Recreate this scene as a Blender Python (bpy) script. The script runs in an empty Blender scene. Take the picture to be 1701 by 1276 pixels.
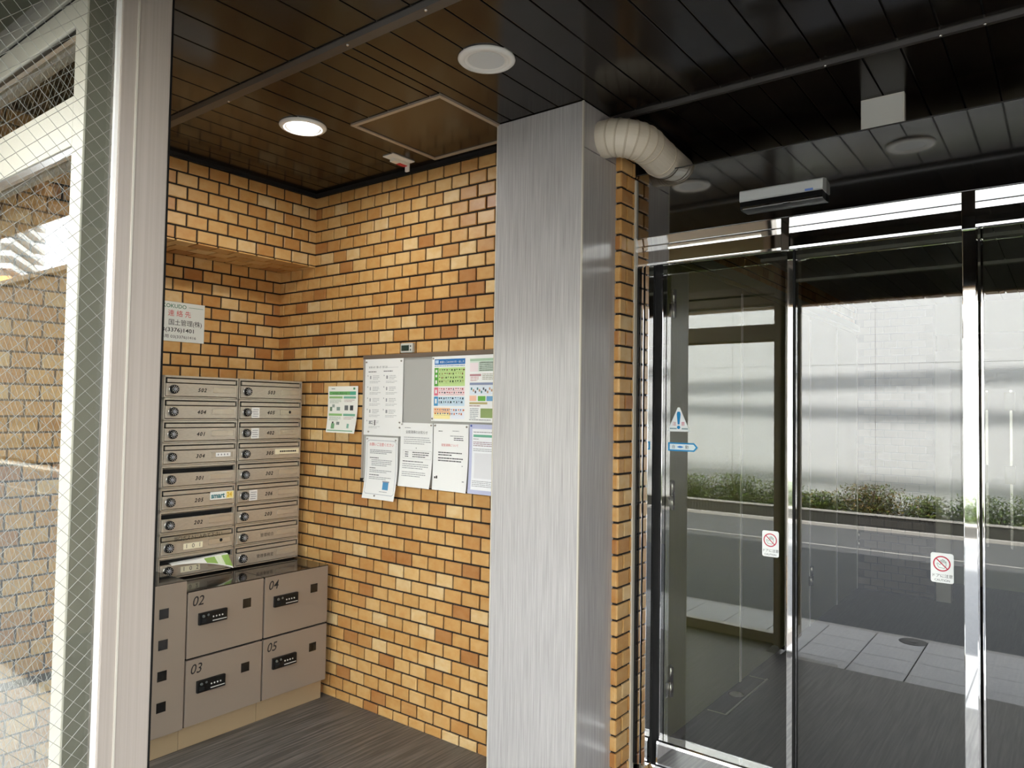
import bpy, bmesh, math, random
from mathutils import Vector, Matrix

random.seed(7)
S = bpy.context.scene
COL = S.collection
PI = math.pi

# ---------------------------------------------------------------- camera, world, sun, exposure
FPX, YAW, PITCH, ROLL, CZ = 1209.0, 0.6537, 0.0359, 0.0160, 1.652
cam_d = bpy.data.cameras.new('camera')
cam = bpy.data.objects.new('camera', cam_d)
COL.objects.link(cam)
cam_d.sensor_fit = 'HORIZONTAL'
cam_d.sensor_width = 36.0
cam_d.lens = FPX * 36.0 / 1701.0
cam_d.clip_start = 0.02
cam_d.clip_end = 2000
_F = Vector((-math.sin(YAW) * math.cos(PITCH), math.cos(YAW) * math.cos(PITCH), math.sin(PITCH)))
_R = Vector((math.cos(YAW), math.sin(YAW), 0))
_U = _R.cross(_F)
_X = _R * math.cos(ROLL) + _U * math.sin(ROLL)
_Y = _U * math.cos(ROLL) - _R * math.sin(ROLL)
_M = Matrix((( _X.x, _Y.x, -_F.x, 0), (_X.y, _Y.y, -_F.y, 0), (_X.z, _Y.z, -_F.z, CZ), (0, 0, 0, 1)))
cam.matrix_world = _M
S.camera = cam

SUN_STRENGTH = 3.2
SKY_STRENGTH = 9.0
LAMP_STRENGTH = 55.0
world = bpy.data.worlds.new('sky')
S.world = world
world.use_nodes = True
wn = world.node_tree
wn.nodes.clear()
wo = wn.nodes.new('ShaderNodeOutputWorld')
wb = wn.nodes.new('ShaderNodeBackground')
ws = wn.nodes.new('ShaderNodeTexSky')
ws.sky_type = 'HOSEK_WILKIE'
ws.turbidity = 3.5
ws.ground_albedo = 0.4
ws.sun_direction = (0.25, 0.62, 0.75)
wb.inputs['Strength'].default_value = SKY_STRENGTH
wh = wn.nodes.new('ShaderNodeHueSaturation')      # thin white cloud over the blue
wh.inputs['Saturation'].default_value = 0.2
wn.links.new(ws.outputs[0], wh.inputs['Color'])
wn.links.new(wh.outputs[0], wb.inputs[0])
wn.links.new(wb.outputs[0], wo.inputs[0])

sun_d = bpy.data.lights.new('sun', 'SUN')
sun_d.energy = SUN_STRENGTH
sun_d.angle = math.radians(0.53)
sun_d.color = (1.0, 0.955, 0.89)
sun = bpy.data.objects.new('sun', sun_d)
COL.objects.link(sun)
SUN_DIR = Vector((0.25, 0.62, 0.75)).normalized()      # towards the sun
sun.rotation_euler = SUN_DIR.to_track_quat('Z', 'Y').to_euler()
sun.location = (5, 12, 20)

S.view_settings.view_transform = 'Standard'
S.view_settings.look = 'None'
S.view_settings.gamma = 1.0
S.view_settings.use_curve_mapping = False
S.view_settings.exposure = 2.2
S.cycles.max_bounces = 10
S.cycles.diffuse_bounces = 5
S.cycles.glossy_bounces = 5
S.cycles.transparent_max_bounces = 24
S.cycles.caustics_reflective = False
S.cycles.caustics_refractive = False
S.cycles.sample_clamp_indirect = 6.0
S.cycles.use_denoising = True
S.cycles.use_adaptive_sampling = False

# ---------------------------------------------------------------- materials
MATS = {}


def lin(c):
    c = c / 255.0
    return c / 12.92 if c <= 0.04045 else ((c + 0.055) / 1.055) ** 2.4


def rgb(r, g, b):
    return (lin(r), lin(g), lin(b), 1.0)


def mat(name, color=(0.5, 0.5, 0.5), rough=0.5, metal=0.0, noise=None, coat=0.0, spec=0.5):
    """Plain principled material; noise = (scale vector, second colour, low, high) on object-space position."""
    if name in MATS:
        return MATS[name]
    m = bpy.data.materials.new(name)
    m.use_nodes = True
    nt = m.node_tree
    p = nt.nodes['Principled BSDF']
    c = tuple(color[:3]) + (1.0,)
    p.inputs['Base Color'].default_value = c
    p.inputs['Roughness'].default_value = rough
    p.inputs['Metallic'].default_value = metal
    p.inputs['Specular IOR Level'].default_value = spec
    p.inputs['Coat Weight'].default_value = coat
    p.inputs['Coat Roughness'].default_value = 0.05
    if noise:
        sc, c2, lo, hi = noise[:4]
        geo = nt.nodes.new('ShaderNodeNewGeometry')
        mp = nt.nodes.new('ShaderNodeVectorMath'); mp.operation = 'MULTIPLY'
        mp.inputs[1].default_value = sc
        nz = nt.nodes.new('ShaderNodeTexNoise')
        nz.inputs['Scale'].default_value = 1.0
        nz.inputs['Detail'].default_value = 5.0
        nz.inputs['Roughness'].default_value = 0.6
        mr = nt.nodes.new('ShaderNodeMapRange')
        mr.inputs[1].default_value = lo
        mr.inputs[2].default_value = hi
        mx = nt.nodes.new('ShaderNodeMix'); mx.data_type = 'RGBA'
        mx.inputs[6].default_value = c
        mx.inputs[7].default_value = tuple(c2[:3]) + (1.0,)
        nt.links.new(geo.outputs['Position'], mp.inputs[0])
        nt.links.new(mp.outputs[0], nz.inputs['Vector'])
        nt.links.new(nz.outputs['Fac'], mr.inputs[0])
        nt.links.new(mr.outputs[0], mx.inputs[0])
        nt.links.new(mx.outputs[2], p.inputs['Base Color'])
        if len(noise) > 4:
            bp_ = nt.nodes.new('ShaderNodeBump')
            bp_.inputs['Strength'].default_value = noise[4]
            bp_.inputs['Distance'].default_value = 0.002
            nt.links.new(nz.outputs['Fac'], bp_.inputs['Height'])
            nt.links.new(bp_.outputs[0], p.inputs['Normal'])
    MATS[name] = m
    return m


def glass_mat(name, f0, tint):
    """Thin sheet of glass: Schlick mix of a clear transparent and a sharp mirror, the same from both sides."""
    if name in MATS:
        return MATS[name]
    m = bpy.data.materials.new(name)
    m.use_nodes = True
    nt = m.node_tree
    nt.nodes.clear()
    N = nt.nodes.new
    out = N('ShaderNodeOutputMaterial')
    geo = N('ShaderNodeNewGeometry')
    dot = N('ShaderNodeVectorMath'); dot.operation = 'DOT_PRODUCT'
    ab = N('ShaderNodeMath'); ab.operation = 'ABSOLUTE'
    om = N('ShaderNodeMath'); om.operation = 'SUBTRACT'; om.inputs[0].default_value = 1.0
    pw = N('ShaderNodeMath'); pw.operation = 'POWER'; pw.inputs[1].default_value = 5.0
    ma = N('ShaderNodeMath'); ma.operation = 'MULTIPLY_ADD'
    ma.inputs[1].default_value = 1.0 - f0; ma.inputs[2].default_value = f0
    tr = N('ShaderNodeBsdfTransparent'); tr.inputs[0].default_value = tuple(tint) + (1.0,)
    gl = N('ShaderNodeBsdfGlossy'); gl.inputs['Roughness'].default_value = 0.0
    gl.inputs['Color'].default_value = (1, 1, 1, 1)
    mx = N('ShaderNodeMixShader')
    L = nt.links.new
    L(geo.outputs['Incoming'], dot.inputs[0]); L(geo.outputs['Normal'], dot.inputs[1])
    L(dot.outputs['Value'], ab.inputs[0]); L(ab.outputs[0], om.inputs[1]); L(om.outputs[0], pw.inputs[0])
    L(pw.outputs[0], ma.inputs[0]); L(ma.outputs[0], mx.inputs[0])
    L(tr.outputs[0], mx.inputs[1]); L(gl.outputs[0], mx.inputs[2]); L(mx.outputs[0], out.inputs[0])
    MATS[name] = m
    return m


def emit_mat(name, color, strength):
    m = bpy.data.materials.new(name)
    m.use_nodes = True
    p = m.node_tree.nodes['Principled BSDF']
    p.inputs['Base Color'].default_value = (0.9, 0.9, 0.9, 1)
    p.inputs['Emission Color'].default_value = tuple(color) + (1,)
    p.inputs['Emission Strength'].default_value = strength
    MATS[name] = m
    return m


def flat(r, g, b, rough=0.6):
    """flat printed colour, given as 8-bit"""
    return mat('ink_%d_%d_%d' % (r, g, b), rgb(r, g, b), rough)


TONES = [rgb(210, 168, 108), rgb(202, 157, 96), rgb(216, 178, 120), rgb(194, 146, 88), rgb(222, 192, 142), rgb(178, 126, 74)]
TONE_W = [30, 28, 20, 14, 9, 7]
BRICK = []
for i, c in enumerate(TONES):
    c2 = (c[0] * 0.90, c[1] * 0.76, c[2] * 0.56)
    BRICK.append(mat('glazed_tile_%d' % i, c, 0.42, noise=((16, 16, 22), c2, 0.38, 0.72, 0.15)))
GROUT = mat('dark_grout', (0.022, 0.017, 0.013), 0.9)
STONE = mat('grey_striated_stone', rgb(192, 189, 187), 0.20, noise=((210, 210, 4.0), rgb(158, 154, 152), 0.30, 0.75))
STONE_SIDE = STONE
ALU = mat('satin_aluminium', rgb(180, 170, 159), 0.38, 0.2, noise=((60, 160, 0.6), rgb(169, 159, 148), 0.35, 0.7))
ALU_W = mat('pale_aluminium', rgb(200, 194, 180), 0.4, 0.1)
CHROME = mat('polished_steel', (0.86, 0.86, 0.86), 0.03, 1.0)
DARKTILE = mat('dimmed_lobby_tile', rgb(84, 70, 58), 0.5)  # tile tone darkened in place of a dimmer lobby
STEEL = mat('brushed_steel', (0.62, 0.60, 0.57), 0.25, 1.0)
PLANK = mat('dark_brown_plank', (0.0105, 0.008, 0.0062), 0.15, noise=((3, 3, 3), (0.017, 0.013, 0.0095), 0.3, 0.7), spec=0.3)
LPLANK = mat('lobby_plank', (0.36, 0.35, 0.33), 0.3, spec=0.5)  # base colour lightened to carry the sheen on the dark planks
BLACKVOID = mat('joint_black', (0.003, 0.003, 0.003), 0.8)
BARM = mat('dark_joint_bar', (0.045, 0.04, 0.036), 0.35)
FASCIA = mat('black_gloss_panel', (0.36, 0.36, 0.36), 0.045, 1.0, noise=((2, 2, 2.5), (0.42, 0.42, 0.42), 0.45, 0.8))
FLOOR = mat('dark_streaked_floor', rgb(72, 70, 67), 0.45, noise=((75, 2.6, 40), rgb(132, 128, 122), 0.42, 0.78, 0.2))
LOBBYFLOOR = mat('dimmed_lobby_floor', rgb(44, 43, 42), 0.45, noise=((75, 2.6, 40), rgb(74, 72, 70), 0.42, 0.78, 0.2))  # darker copy of the porch floor, with the lobby's dimness in its colour
GREEN = mat('grey_green_paint', rgb(150, 150, 96), 0.35)
GREENL = mat('pale_grey_green_trim', rgb(176, 175, 146), 0.4)
BEIGE = mat('beige_duct_plastic', rgb(226, 214, 194), 0.3)
BEIGE_S = mat('beige_duct_seam', rgb(205, 190, 166), 0.35)
WHITE = mat('white_paint', rgb(243, 240, 230), 0.45)
WHITEP = mat('white_plastic', rgb(240, 238, 232), 0.35)
DIFFUSER = mat('frosted_diffuser', rgb(214, 216, 214), 0.5)
MBOX = mat('champagne_metal', rgb(202, 193, 178), 0.33, 0.5, noise=((2, 50, 260), rgb(188, 179, 163), 0.35, 0.7))
MBOXD = mat('champagne_groove', rgb(70, 60, 50), 0.5)
LOCK = mat('taupe_steel', rgb(150, 136, 122), 0.4, 0.15)
LOCKTOP = mat('dark_gloss_top', (0.02, 0.018, 0.016), 0.08, spec=0.7)
PLINTH = mat('tan_metal_plinth', rgb(188, 166, 132), 0.38, 0.35)
BLACK = mat('black_plastic', (0.006, 0.006, 0.006), 0.4, spec=0.3)
BLACKM = mat('black_matt', (0.004, 0.004, 0.004), 0.9)
DARKWIN = mat('smoked_window', (0.01, 0.009, 0.008), 0.1)
PAPER = mat('white_paper', rgb(240, 240, 238), 0.75)
CREAMP = mat('cream_paper', rgb(238, 228, 196), 0.75)
BOARD = mat('grey_pin_board', rgb(176, 175, 170), 0.85)
BOARDF = mat('brown_board_rail', rgb(118, 104, 92), 0.45, 0.2)
INK = flat(60, 60, 64)
INKL = flat(150, 150, 154)
INKB = flat(22, 20, 20)
RED = flat(206, 60, 62)
GLASS_D = glass_mat('door_glass', 0.15, (0.70, 0.715, 0.67))
GLASS_W = glass_mat('wired_window_glass', 0.035, (0.96, 0.97, 0.955))
CLEAR = glass_mat('glass_inner_face', 0.0, (1, 1, 1))
WIRE = mat('glass_wire', rgb(158, 156, 148), 0.45, 0.3)
PAVER = mat('grey_paver', rgb(218, 218, 214), 0.8, noise=((30, 30, 30), rgb(202, 202, 200), 0.35, 0.7))
ASPHALT = mat('asphalt', rgb(108, 110, 112), 0.9, noise=((60, 60, 60), rgb(90, 92, 94), 0.4, 0.65))
CONC = mat('pale_concrete', rgb(190, 188, 182), 0.85)
ROADLINE = mat('road_paint', rgb(225, 225, 220), 0.7)
RIB = mat('grey_ribbed_panel', rgb(72, 72, 70), 0.7)
WALLW = mat('white_wall_panel', rgb(236, 240, 240), 0.6)
LEAVES = [mat('leaf_dark', rgb(78, 104, 48), 0.5), mat('leaf_mid', rgb(118, 136, 62), 0.5), mat('leaf_brown', rgb(140, 116, 60), 0.5)]
STEM = mat('brown_stem', rgb(80, 62, 44), 0.8)
SOIL = mat('planter_soil', rgb(58, 48, 38), 0.95)
CABLE = mat('cable_rubber', (0.02, 0.02, 0.02), 0.6)
RENDERW = mat('facade_render', rgb(205, 190, 165), 0.8)


# ---------------------------------------------------------------- mesh helpers
class MB:
    def __init__(self):
        self.v, self.f, self.m, self.mats, self.smooth = [], [], [], [], []

    def mi(self, m):
        if m not in self.mats:
            self.mats.append(m)
        return self.mats.index(m)

    def poly(self, pts, m, smooth=False):
        b = len(self.v)
        self.v += [tuple(p) for p in pts]
        self.f.append(tuple(range(b, b + len(pts))))
        self.m.append(self.mi(m)); self.smooth.append(smooth)

    def box(self, x0, x1, y0, y1, z0, z1, m, bevel=0.0):
        if x1 < x0: x0, x1 = x1, x0
        if y1 < y0: y0, y1 = y1, y0
        if z1 < z0: z0, z1 = z1, z0
        if bevel > 0:
            bm = bmesh.new()
            bmesh.ops.create_cube(bm, size=1.0)
            for v in bm.verts:
                v.co = Vector(((x0 + x1) / 2 + v.co.x * (x1 - x0), (y0 + y1) / 2 + v.co.y * (y1 - y0), (z0 + z1) / 2 + v.co.z * (z1 - z0)))
            bmesh.ops.bevel(bm, geom=list(bm.edges), offset=min(bevel, 0.45 * min(x1 - x0, y1 - y0, z1 - z0)), segments=2, affect='EDGES', profile=0.6)
            self.add_bm(bm, m)
            return
        b = len(self.v)
        self.v += [(x0, y0, z0), (x1, y0, z0), (x1, y1, z0), (x0, y1, z0), (x0, y0, z1), (x1, y0, z1), (x1, y1, z1), (x0, y1, z1)]
        k = self.mi(m)
        for f in ((0, 3, 2, 1), (4, 5, 6, 7), (0, 1, 5, 4), (1, 2, 6, 5), (2, 3, 7, 6), (3, 0, 4, 7)):
            self.f.append(tuple(b + i for i in f)); self.m.append(k); self.smooth.append(False)

    def add_bm(self, bm, m, smooth=False):
        b = len(self.v)
        bm.verts.index_update()
        self.v += [tuple(v.co) for v in bm.verts]
        k = self.mi(m)
        for f in bm.faces:
            self.f.append(tuple(b + v.index for v in f.verts)); self.m.append(k); self.smooth.append(smooth)
        bm.free()

    def prism(self, pts2, axis, a, b_, m, smooth=False):
        """closed 2-D outline extruded along an axis from a to b; pts2 in the order of the other two axes"""
        def P(p, t):
            if axis == 'x': return (t, p[0], p[1])
            if axis == 'y': return (p[0], t, p[1])
            return (p[0], p[1], t)
        n = len(pts2)
        base = len(self.v)
        self.v += [P(p, a) for p in pts2] + [P(p, b_) for p in pts2]
        k = self.mi(m)
        for i in range(n):
            j = (i + 1) % n
            self.f.append((base + i, base + j, base + n + j, base + n + i)); self.m.append(k); self.smooth.append(smooth)
        self.f.append(tuple(base + i for i in reversed(range(n)))); self.m.append(k); self.smooth.append(False)
        self.f.append(tuple(base + n + i for i in range(n))); self.m.append(k); self.smooth.append(False)

    def lathe(self, c, axis, prof, m, n=32):
        """prof: list of (radius, height along axis)"""
        A = Vector(axis).normalized()
        u = A.orthogonal().normalized(); w = A.cross(u)
        b = len(self.v); k = self.mi(m)
        for r, h in prof:
            for i in range(n):
                t = 2 * PI * i / n
                self.v.append(tuple(Vector(c) + A * h + (u * math.cos(t) + w * math.sin(t)) * r))
        for s in range(len(prof) - 1):
            for i in range(n):
                j = (i + 1) % n
                self.f.append((b + s * n + i, b + s * n + j, b + (s + 1) * n + j, b + (s + 1) * n + i)); self.m.append(k); self.smooth.append(True)
        self.f.append(tuple(b + i for i in reversed(range(n)))); self.m.append(k); self.smooth.append(False)
        self.f.append(tuple(b + (len(prof) - 1) * n + i for i in range(n))); self.m.append(k); self.smooth.append(False)

    def tube(self, pts, r, m, n=8):
        b = len(self.v); k = self.mi(m)
        pts = [Vector(p) for p in pts]
        for i, p in enumerate(pts):
            t = (pts[min(i + 1, len(pts) - 1)] - pts[max(i - 1, 0)]).normalized()
            u = t.cross(Vector((0, 0, 1)))
            if u.length < 1e-4: u = Vector((1, 0, 0))
            u.normalize(); w = t.cross(u)
            rr = r[i] if isinstance(r, (list, tuple)) else r
            for q in range(n):
                a = 2 * PI * q / n
                self.v.append(tuple(p + (u * math.cos(a) + w * math.sin(a)) * rr))
        for s in range(len(pts) - 1):
            for q in range(n):
                j = (q + 1) % n
                self.f.append((b + s * n + q, b + s * n + j, b + (s + 1) * n + j, b + (s + 1) * n + q)); self.m.append(k); self.smooth.append(n > 4)
        self.f.append(tuple(b + i for i in range(n))); self.m.append(k); self.smooth.append(False)
        self.f.append(tuple(b + (len(pts) - 1) * n + i for i in reversed(range(n)))); self.m.append(k); self.smooth.append(False)

    def mesh(self, name, off=(0, 0, 0)):
        me = bpy.data.meshes.new(name)
        o = Vector(off)
        me.from_pydata([tuple(Vector(v) - o) for v in self.v], [], self.f)
        for m in self.mats: me.materials.append(m)
        me.polygons.foreach_set('material_index', self.m)
        me.polygons.foreach_set('use_smooth', self.smooth)
        me.validate()
        bm = bmesh.new(); bm.from_mesh(me)
        if len(bm.faces) < 60000:
            bmesh.ops.recalc_face_normals(bm, faces=bm.faces)
        bm.to_mesh(me); bm.free()
        me.update()
        return me


WLOC = {}


def link(name, data, parent=None, loc=None):
    o = bpy.data.objects.new(name, data)
    COL.objects.link(o)
    if parent is not None:
        o.parent = parent
    if loc is not None:
        o.location = loc
    return o


def wloc(o):
    return WLOC.get(o.name, Vector((0, 0, 0)))


def thing(name, label, cat, loc, group=None):
    o = link(name, None, None, loc)
    o.empty_display_size = 0.05
    o['label'] = label; o['category'] = cat
    if group: o['group'] = group
    WLOC[o.name] = Vector(loc)
    return o


def build(name, mb, parent=None, kind=None, label=None, origin=None):
    """one mesh object; world-space vertices are shifted to the parent's place"""
    base = wloc(parent) if parent is not None else Vector(origin or (0, 0, 0))
    me = mb.mesh(name, base)
    o = link(name, me, parent, None if parent is not None else base)
    WLOC[o.name] = Vector(base)
    if kind: o['kind'] = kind
    if label: o['label'] = label
    return o


def tag(o, label, cat, group=None):
    o['label'] = label; o['category'] = cat
    if group: o['group'] = group
    return o


_font_tmp = {}


def text_mesh(mb, s, size, m, origin, face, align='LEFT', shear=0.0, bold=0.0, xscale=1.0, spacing=1.0):
    """lettering as flat mesh; face 'A' looks to -y, 'B' looks to +x; origin = world point of the text's base line"""
    cu = bpy.data.curves.new('t', 'FONT')
    cu.body = s; cu.size = size; cu.align_x = align; cu.shear = shear; cu.offset = bold
    cu.offset = 0.0 if any(ord(ch) > 0x2E80 for ch in s) else bold
    cu.resolution_u = 3; cu.space_character = spacing
    ob = bpy.data.objects.new('t', cu)
    COL.objects.link(ob)
    dg = bpy.context.evaluated_depsgraph_get()
    me = bpy.data.meshes.new_from_object(ob.evaluated_get(dg))
    b = len(mb.v); k = mb.mi(m)
    O = Vector(origin)
    for v in me.vertices:
        x, y = v.co.x * xscale, v.co.y
        mb.v.append(tuple(O + (Vector((x, 0, y)) if face == 'A' else Vector((0, x, y)))))
    for p in me.polygons:
        mb.f.append(tuple(b + i for i in p.vertices)); mb.m.append(k); mb.smooth.append(False)
    bpy.data.objects.remove(ob); bpy.data.curves.remove(cu); bpy.data.meshes.remove(me)


# ---------------------------------------------------------------- tiles
def tile_data(w, h, tone, t=0.009, bev=0.0035):
    key = ('tile', round(w, 3), round(h, 3), tone)
    if key in _font_tmp: return _font_tmp[key]
    mb = MB()
    a, b, c, d = -w / 2, w / 2, -h / 2, h / 2
    e = min(bev, w * 0.3)
    o = [(a, 0, c), (b, 0, c), (b, 0, d), (a, 0, d)]
    q = [(a, -t + e * 0.6, c), (b, -t + e * 0.6, c), (b, -t + e * 0.6, d), (a, -t + e * 0.6, d)]
    f = [(a + e, -t, c + e), (b - e, -t, c + e), (b - e, -t, d - e), (a + e, -t, d - e)]
    m = BRICK[tone]
    for i in range(4):
        j = (i + 1) % 4
        mb.poly([o[i], o[j], q[j], q[i]], m)
        mb.poly([q[i], q[j], f[j], f[i]], m)
    mb.poly(f, m)
    me = mb.mesh('brick')
    _font_tmp[key] = me
    return me


FACE_ROT = {'A': (0, 0, 0), 'B': (0, 0, PI / 2), 'D': (PI / 2, 0, 0), 'BACK': (0, 0, PI), 'L': (0, 0, -PI / 2)}


def tile_wall(parent, tiles, face, limit=300, near=None):
    """tiles: (x, y, z, w, h, keep) centre on the wall surface. The nearest `limit` become objects, the rest one joined part."""
    near = near or Vector((0, 0, CZ))
    tiles = [t + (random.choices(range(6), TONE_W)[0],) for t in tiles]
    tiles.sort(key=lambda t: (Vector(t[:3]) - near).length)
    rot = Matrix.Rotation(0, 4, 'Z')
    e = FACE_ROT[face]
    rot = Matrix.Rotation(e[2], 4, 'Z') @ Matrix.Rotation(e[0], 4, 'X')
    pl = wloc(parent)
    for t in tiles[:limit]:
        o = link('brick', tile_data(t[3], t[4], t[5]), parent, Vector(t[:3]) - pl)
        o.rotation_euler = e
    rest = tiles[limit:]
    if rest:
        mb = MB()
        for t in rest:
            me = tile_data(t[3], t[4], t[5])
            b = len(mb.v); k = mb.mi(BRICK[t[5]])
            c = Vector(t[:3])
            for v in me.vertices: mb.v.append(tuple(rot @ v.co + c))
            for p in me.polygons:
                mb.f.append(tuple(b + i for i in p.vertices)); mb.m.append(k); mb.smooth.append(False)
        build('bricks_far', mb, parent, kind='stuff')


ZJ1, CRS, PIT = 2.851, 0.07, 0.117


def courses(ztop, zbot):
    """(z0, z1, odd) of each course; course r lies between joints r-1 and r"""
    out = []
    r = -2
    while True:
        za = ZJ1 - CRS * (r - 1) + 0.065   # top of course r
        zb = ZJ1 - CRS * (r - 1) + 0.005
        r += 1
        if zb > ztop: continue
        if za < zbot: break
        z1, z0 = min(za, ztop), max(zb, zbot)
        if z1 - z0 > 0.012: out.append((z0, z1, (r - 1) % 2 != 0))
    return out


def rows_tiles(u0, u1, ztop, zbot, ujoint, mk):
    out = []
    for z0, z1, odd in courses(ztop, zbot):
        ph = ujoint + (0 if odd else PIT / 2)
        k = math.floor((u0 - ph) / PIT)
        while True:
            a = ph + k * PIT + 0.005; b = a + PIT - 0.010
            k += 1
            if a > u1: break
            a2, b2 = max(a, u0), min(b, u1)
            if b2 - a2 < 0.012: continue
            out.append(mk((a2 + b2) / 2, (z0 + z1) / 2, b2 - a2, z1 - z0))
    return out


def struct(name, mb, parent=None, label=None):
    o = build(name, mb, parent)
    o['kind'] = 'structure'
    if label: o['label'] = label
    return o


# ================================================================ SETTING
YN = 2.751            # notice-board wall
XU, XL = -3.6245, -3.968   # thick left wall / back of the niche
ZC = 2.94

# floor of porch, mail corner and lobby
mb = MB()
mb.box(-4.1, -1.70, 0.60, 0.93, -0.10, 0.0, FLOOR)
mb.box(-4.1, 2.6, 0.93, 3.03, -0.10, 0.0, FLOOR)
mb.box(-4.1, -1.70, 0.56, 0.60, -0.10, 0.0, CONC)
floor = struct('floor', mb)
mb = MB(); mb.box(-1.75, 2.6, 3.03, 8.8, -0.10, 0.0, LOBBYFLOOR)
struct('floor_lobby', mb)

# notice-board wall
mb = MB(); mb.box(XL - 0.05, -1.60, YN, YN + 0.12, 0, ZC, GROUT)
wall_back = struct('wall_back', mb)
tile_wall(wall_back, rows_tiles(XL, -1.99, 2.915, 0.0, XU, lambda u, z, w, h: (u, YN, z, w, h)), 'A')

# left wall: niche back, thick part towards the street, dado
mb = MB()
mb.box(XL - 0.15, XL, 1.62, YN, 0, ZC, GROUT)
mb.box(XL - 0.15, XU, 0.62, 1.62, 0, ZC, GROUT)
wall_left = struct('wall_left', mb)
tiles = rows_tiles(1.62, YN, 2.50, 1.78, YN, lambda u, z, w, h: (XL, u, z, w, h))
tiles += rows_tiles(0.62, 1.62, 2.50, 0.02, YN, lambda u, z, w, h: (XU, u, z, w, h))
tile_wall(wall_left, tiles, 'B', 420)
mb = MB(); mb.box(XU, XU + 0.10, 0.75, 1.40, 0, 0.455, GROUT)
dado = struct('trim_1', mb)
tile_wall(dado, rows_tiles(0.75, 1.40, 0.45, 0.02, YN, lambda u, z, w, h: (XU + 0.10, u, z, w, h)), 'B')
# beam over the niche
mb = MB(); mb.box(XL - 0.05, XU, 1.62, YN, 2.501, ZC, GROUT); mb.box(XL - 0.05, XU, 0.62, 1.62, 2.5, ZC, GROUT)
beam = struct('trim_2', mb)
tile_wall(beam, rows_tiles(0.62, YN, 2.915, 2.502, YN, lambda u, z, w, h: (XU, u, z, w, h)), 'B')
sof = []
for r in range(3):
    ph = YN + (0 if r % 2 else PIT / 2)
    for k in range(12):
        b = ph - k * PIT; a = max(b - 0.108, 1.625); b = min(b, YN - 0.004)
        if b - a < 0.015: continue
        sof.append((XU - 0.045 - 0.113 * r, (a + b) / 2, 2.501, b - a))
mbt = MB()
for x, y, z, w in sof:
    me_x0, me_x1 = x - 0.052, x + 0.052
    mbt.box(me_x0, me_x1, y - w / 2, y + w / 2, z - 0.008, z, BRICK[random.choices(range(6), TONE_W)[0]], 0.003)
build('soffit_bricks', mbt, beam, kind='stuff')

# wall strip beside the entrance door
mb = MB(); mb.box(-1.72, -1.562, 2.806, 2.93, 0, ZC, GROUT)
wall_ent = struct('wall_entrance', mb)
ta = [(-1.578, 2.806, (z0 + z1) / 2, 0.036, z1 - z0) for z0, z1, odd in courses(2.92, 0.0)]
tile_wall(wall_ent, ta, 'A')
tb = []
for z0, z1, odd in courses(2.92, 0.0):
    zc = (z0 + z1) / 2
    if odd: tb.append((-1.562, 2.850, zc, 0.100, z1 - z0)); tb.append((-1.562, 2.919, zc, 0.018, z1 - z0))
    else: tb.append((-1.562, 2.822, zc, 0.045, z1 - z0)); tb.append((-1.562, 2.890, zc, 0.072, z1 - z0))
tile_wall(wall_ent, tb, 'B')

# right-hand side wall of the porch (beyond the picture), street-side lintel and the storeys above
mb = MB(); mb.box(2.4, 2.6, 0.25, 8.8, 0, ZC, RENDERW)
struct('wall_right', mb)
mb = MB()
mb.box(-9, 9, 0.27, 0.39, 2.495, ZC + 0.1, GROUT)
lintel = struct('trim_3', mb)
mbt = MB()
x = -3.6
while x < 2.4:
    mbt.box(x, x + 0.108, 0.27, 0.39, 2.483, 2.495, BRICK[random.choices(range(6), TONE_W)[0]], 0.003)
    x += PIT
build('soldier_bricks', mbt, lintel, kind='stuff')
mb = MB(); mb.box(-3.6, 2.39, 0.39, 0.398, 2.497, ZC, PLANK)
build('inner_panel', mb, lintel)
mb = MB()
mb.box(-9, 9, 0.27, 12, ZC + 0.14, 5.2, RENDERW)  # unseen storeys, cut low so more sky reaches the sidewalk
mb.box(-9, XL - 0.16, 0.62, 12, -0.1, ZC + 0.13, RENDERW)
mb.box(2.61, 9, 0.4, 12, -0.1, ZC + 0.13, RENDERW)
mb.box(-70, -9.2, 0.8, 12, -0.1, 9.5, RENDERW)  # unseen neighbouring row, added so the road lies in shade
mb.box(9.2, 40, 0.8, 12, -0.1, 9.5, RENDERW)
struct('wall_unseen_buildings', mb)

mb = MB(); mb.box(-9, -2.62, 0.28, 0.38, 2.322, 2.50, GROUT)
drop = struct('trim_10', mb, label='tiled drop beam over the street window')
tls = rows_tiles(-3.6, -2.625, 2.915, 2.325, XU, lambda u, z, w, h: (u, 0.399, z, w, h))
tls = [(x, 0.392, z, w, h) for (x, y, z, w, h) in tls]
mbt = MB()
for (x, y, z, w, h) in tls: mbt.box(x - w / 2, x + w / 2, 0.382, 0.408, z - h / 2, z + h / 2, BRICK[random.choices(range(6), TONE_W)[0]], 0.003)
x = -3.6
while x < -2.73:
    mbt.box(x, x + 0.108, 0.27, 0.39, 2.311, 2.322, BRICK[random.choices(range(6), TONE_W)[0]], 0.003); x += PIT
build('drop_bricks', mbt, drop, kind='stuff')

# ceiling: backing + planks + joint bars
mb = MB(); mb.box(-4.1, 2.6, 0.39, 3.75, ZC + 0.012, ZC + 0.09, BLACKVOID)
ceiling = struct('ceiling', mb)
_pc = {}


def plank(x0, x1, y0, y1):
    key = (round(x1 - x0, 3), round(y1 - y0, 3))
    if key not in _pc:
        m_ = MB(); w, l = x1 - x0, y1 - y0
        m_.box(-w / 2 + 0.0028, w / 2 - 0.0028, -l / 2, l / 2, 0, 0.012, PLANK, 0.002)
        _pc[key] = m_.mesh('plank')
    link('plank', _pc[key], ceiling, ((x0 + x1) / 2, (y0 + y1) / 2, ZC))


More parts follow.
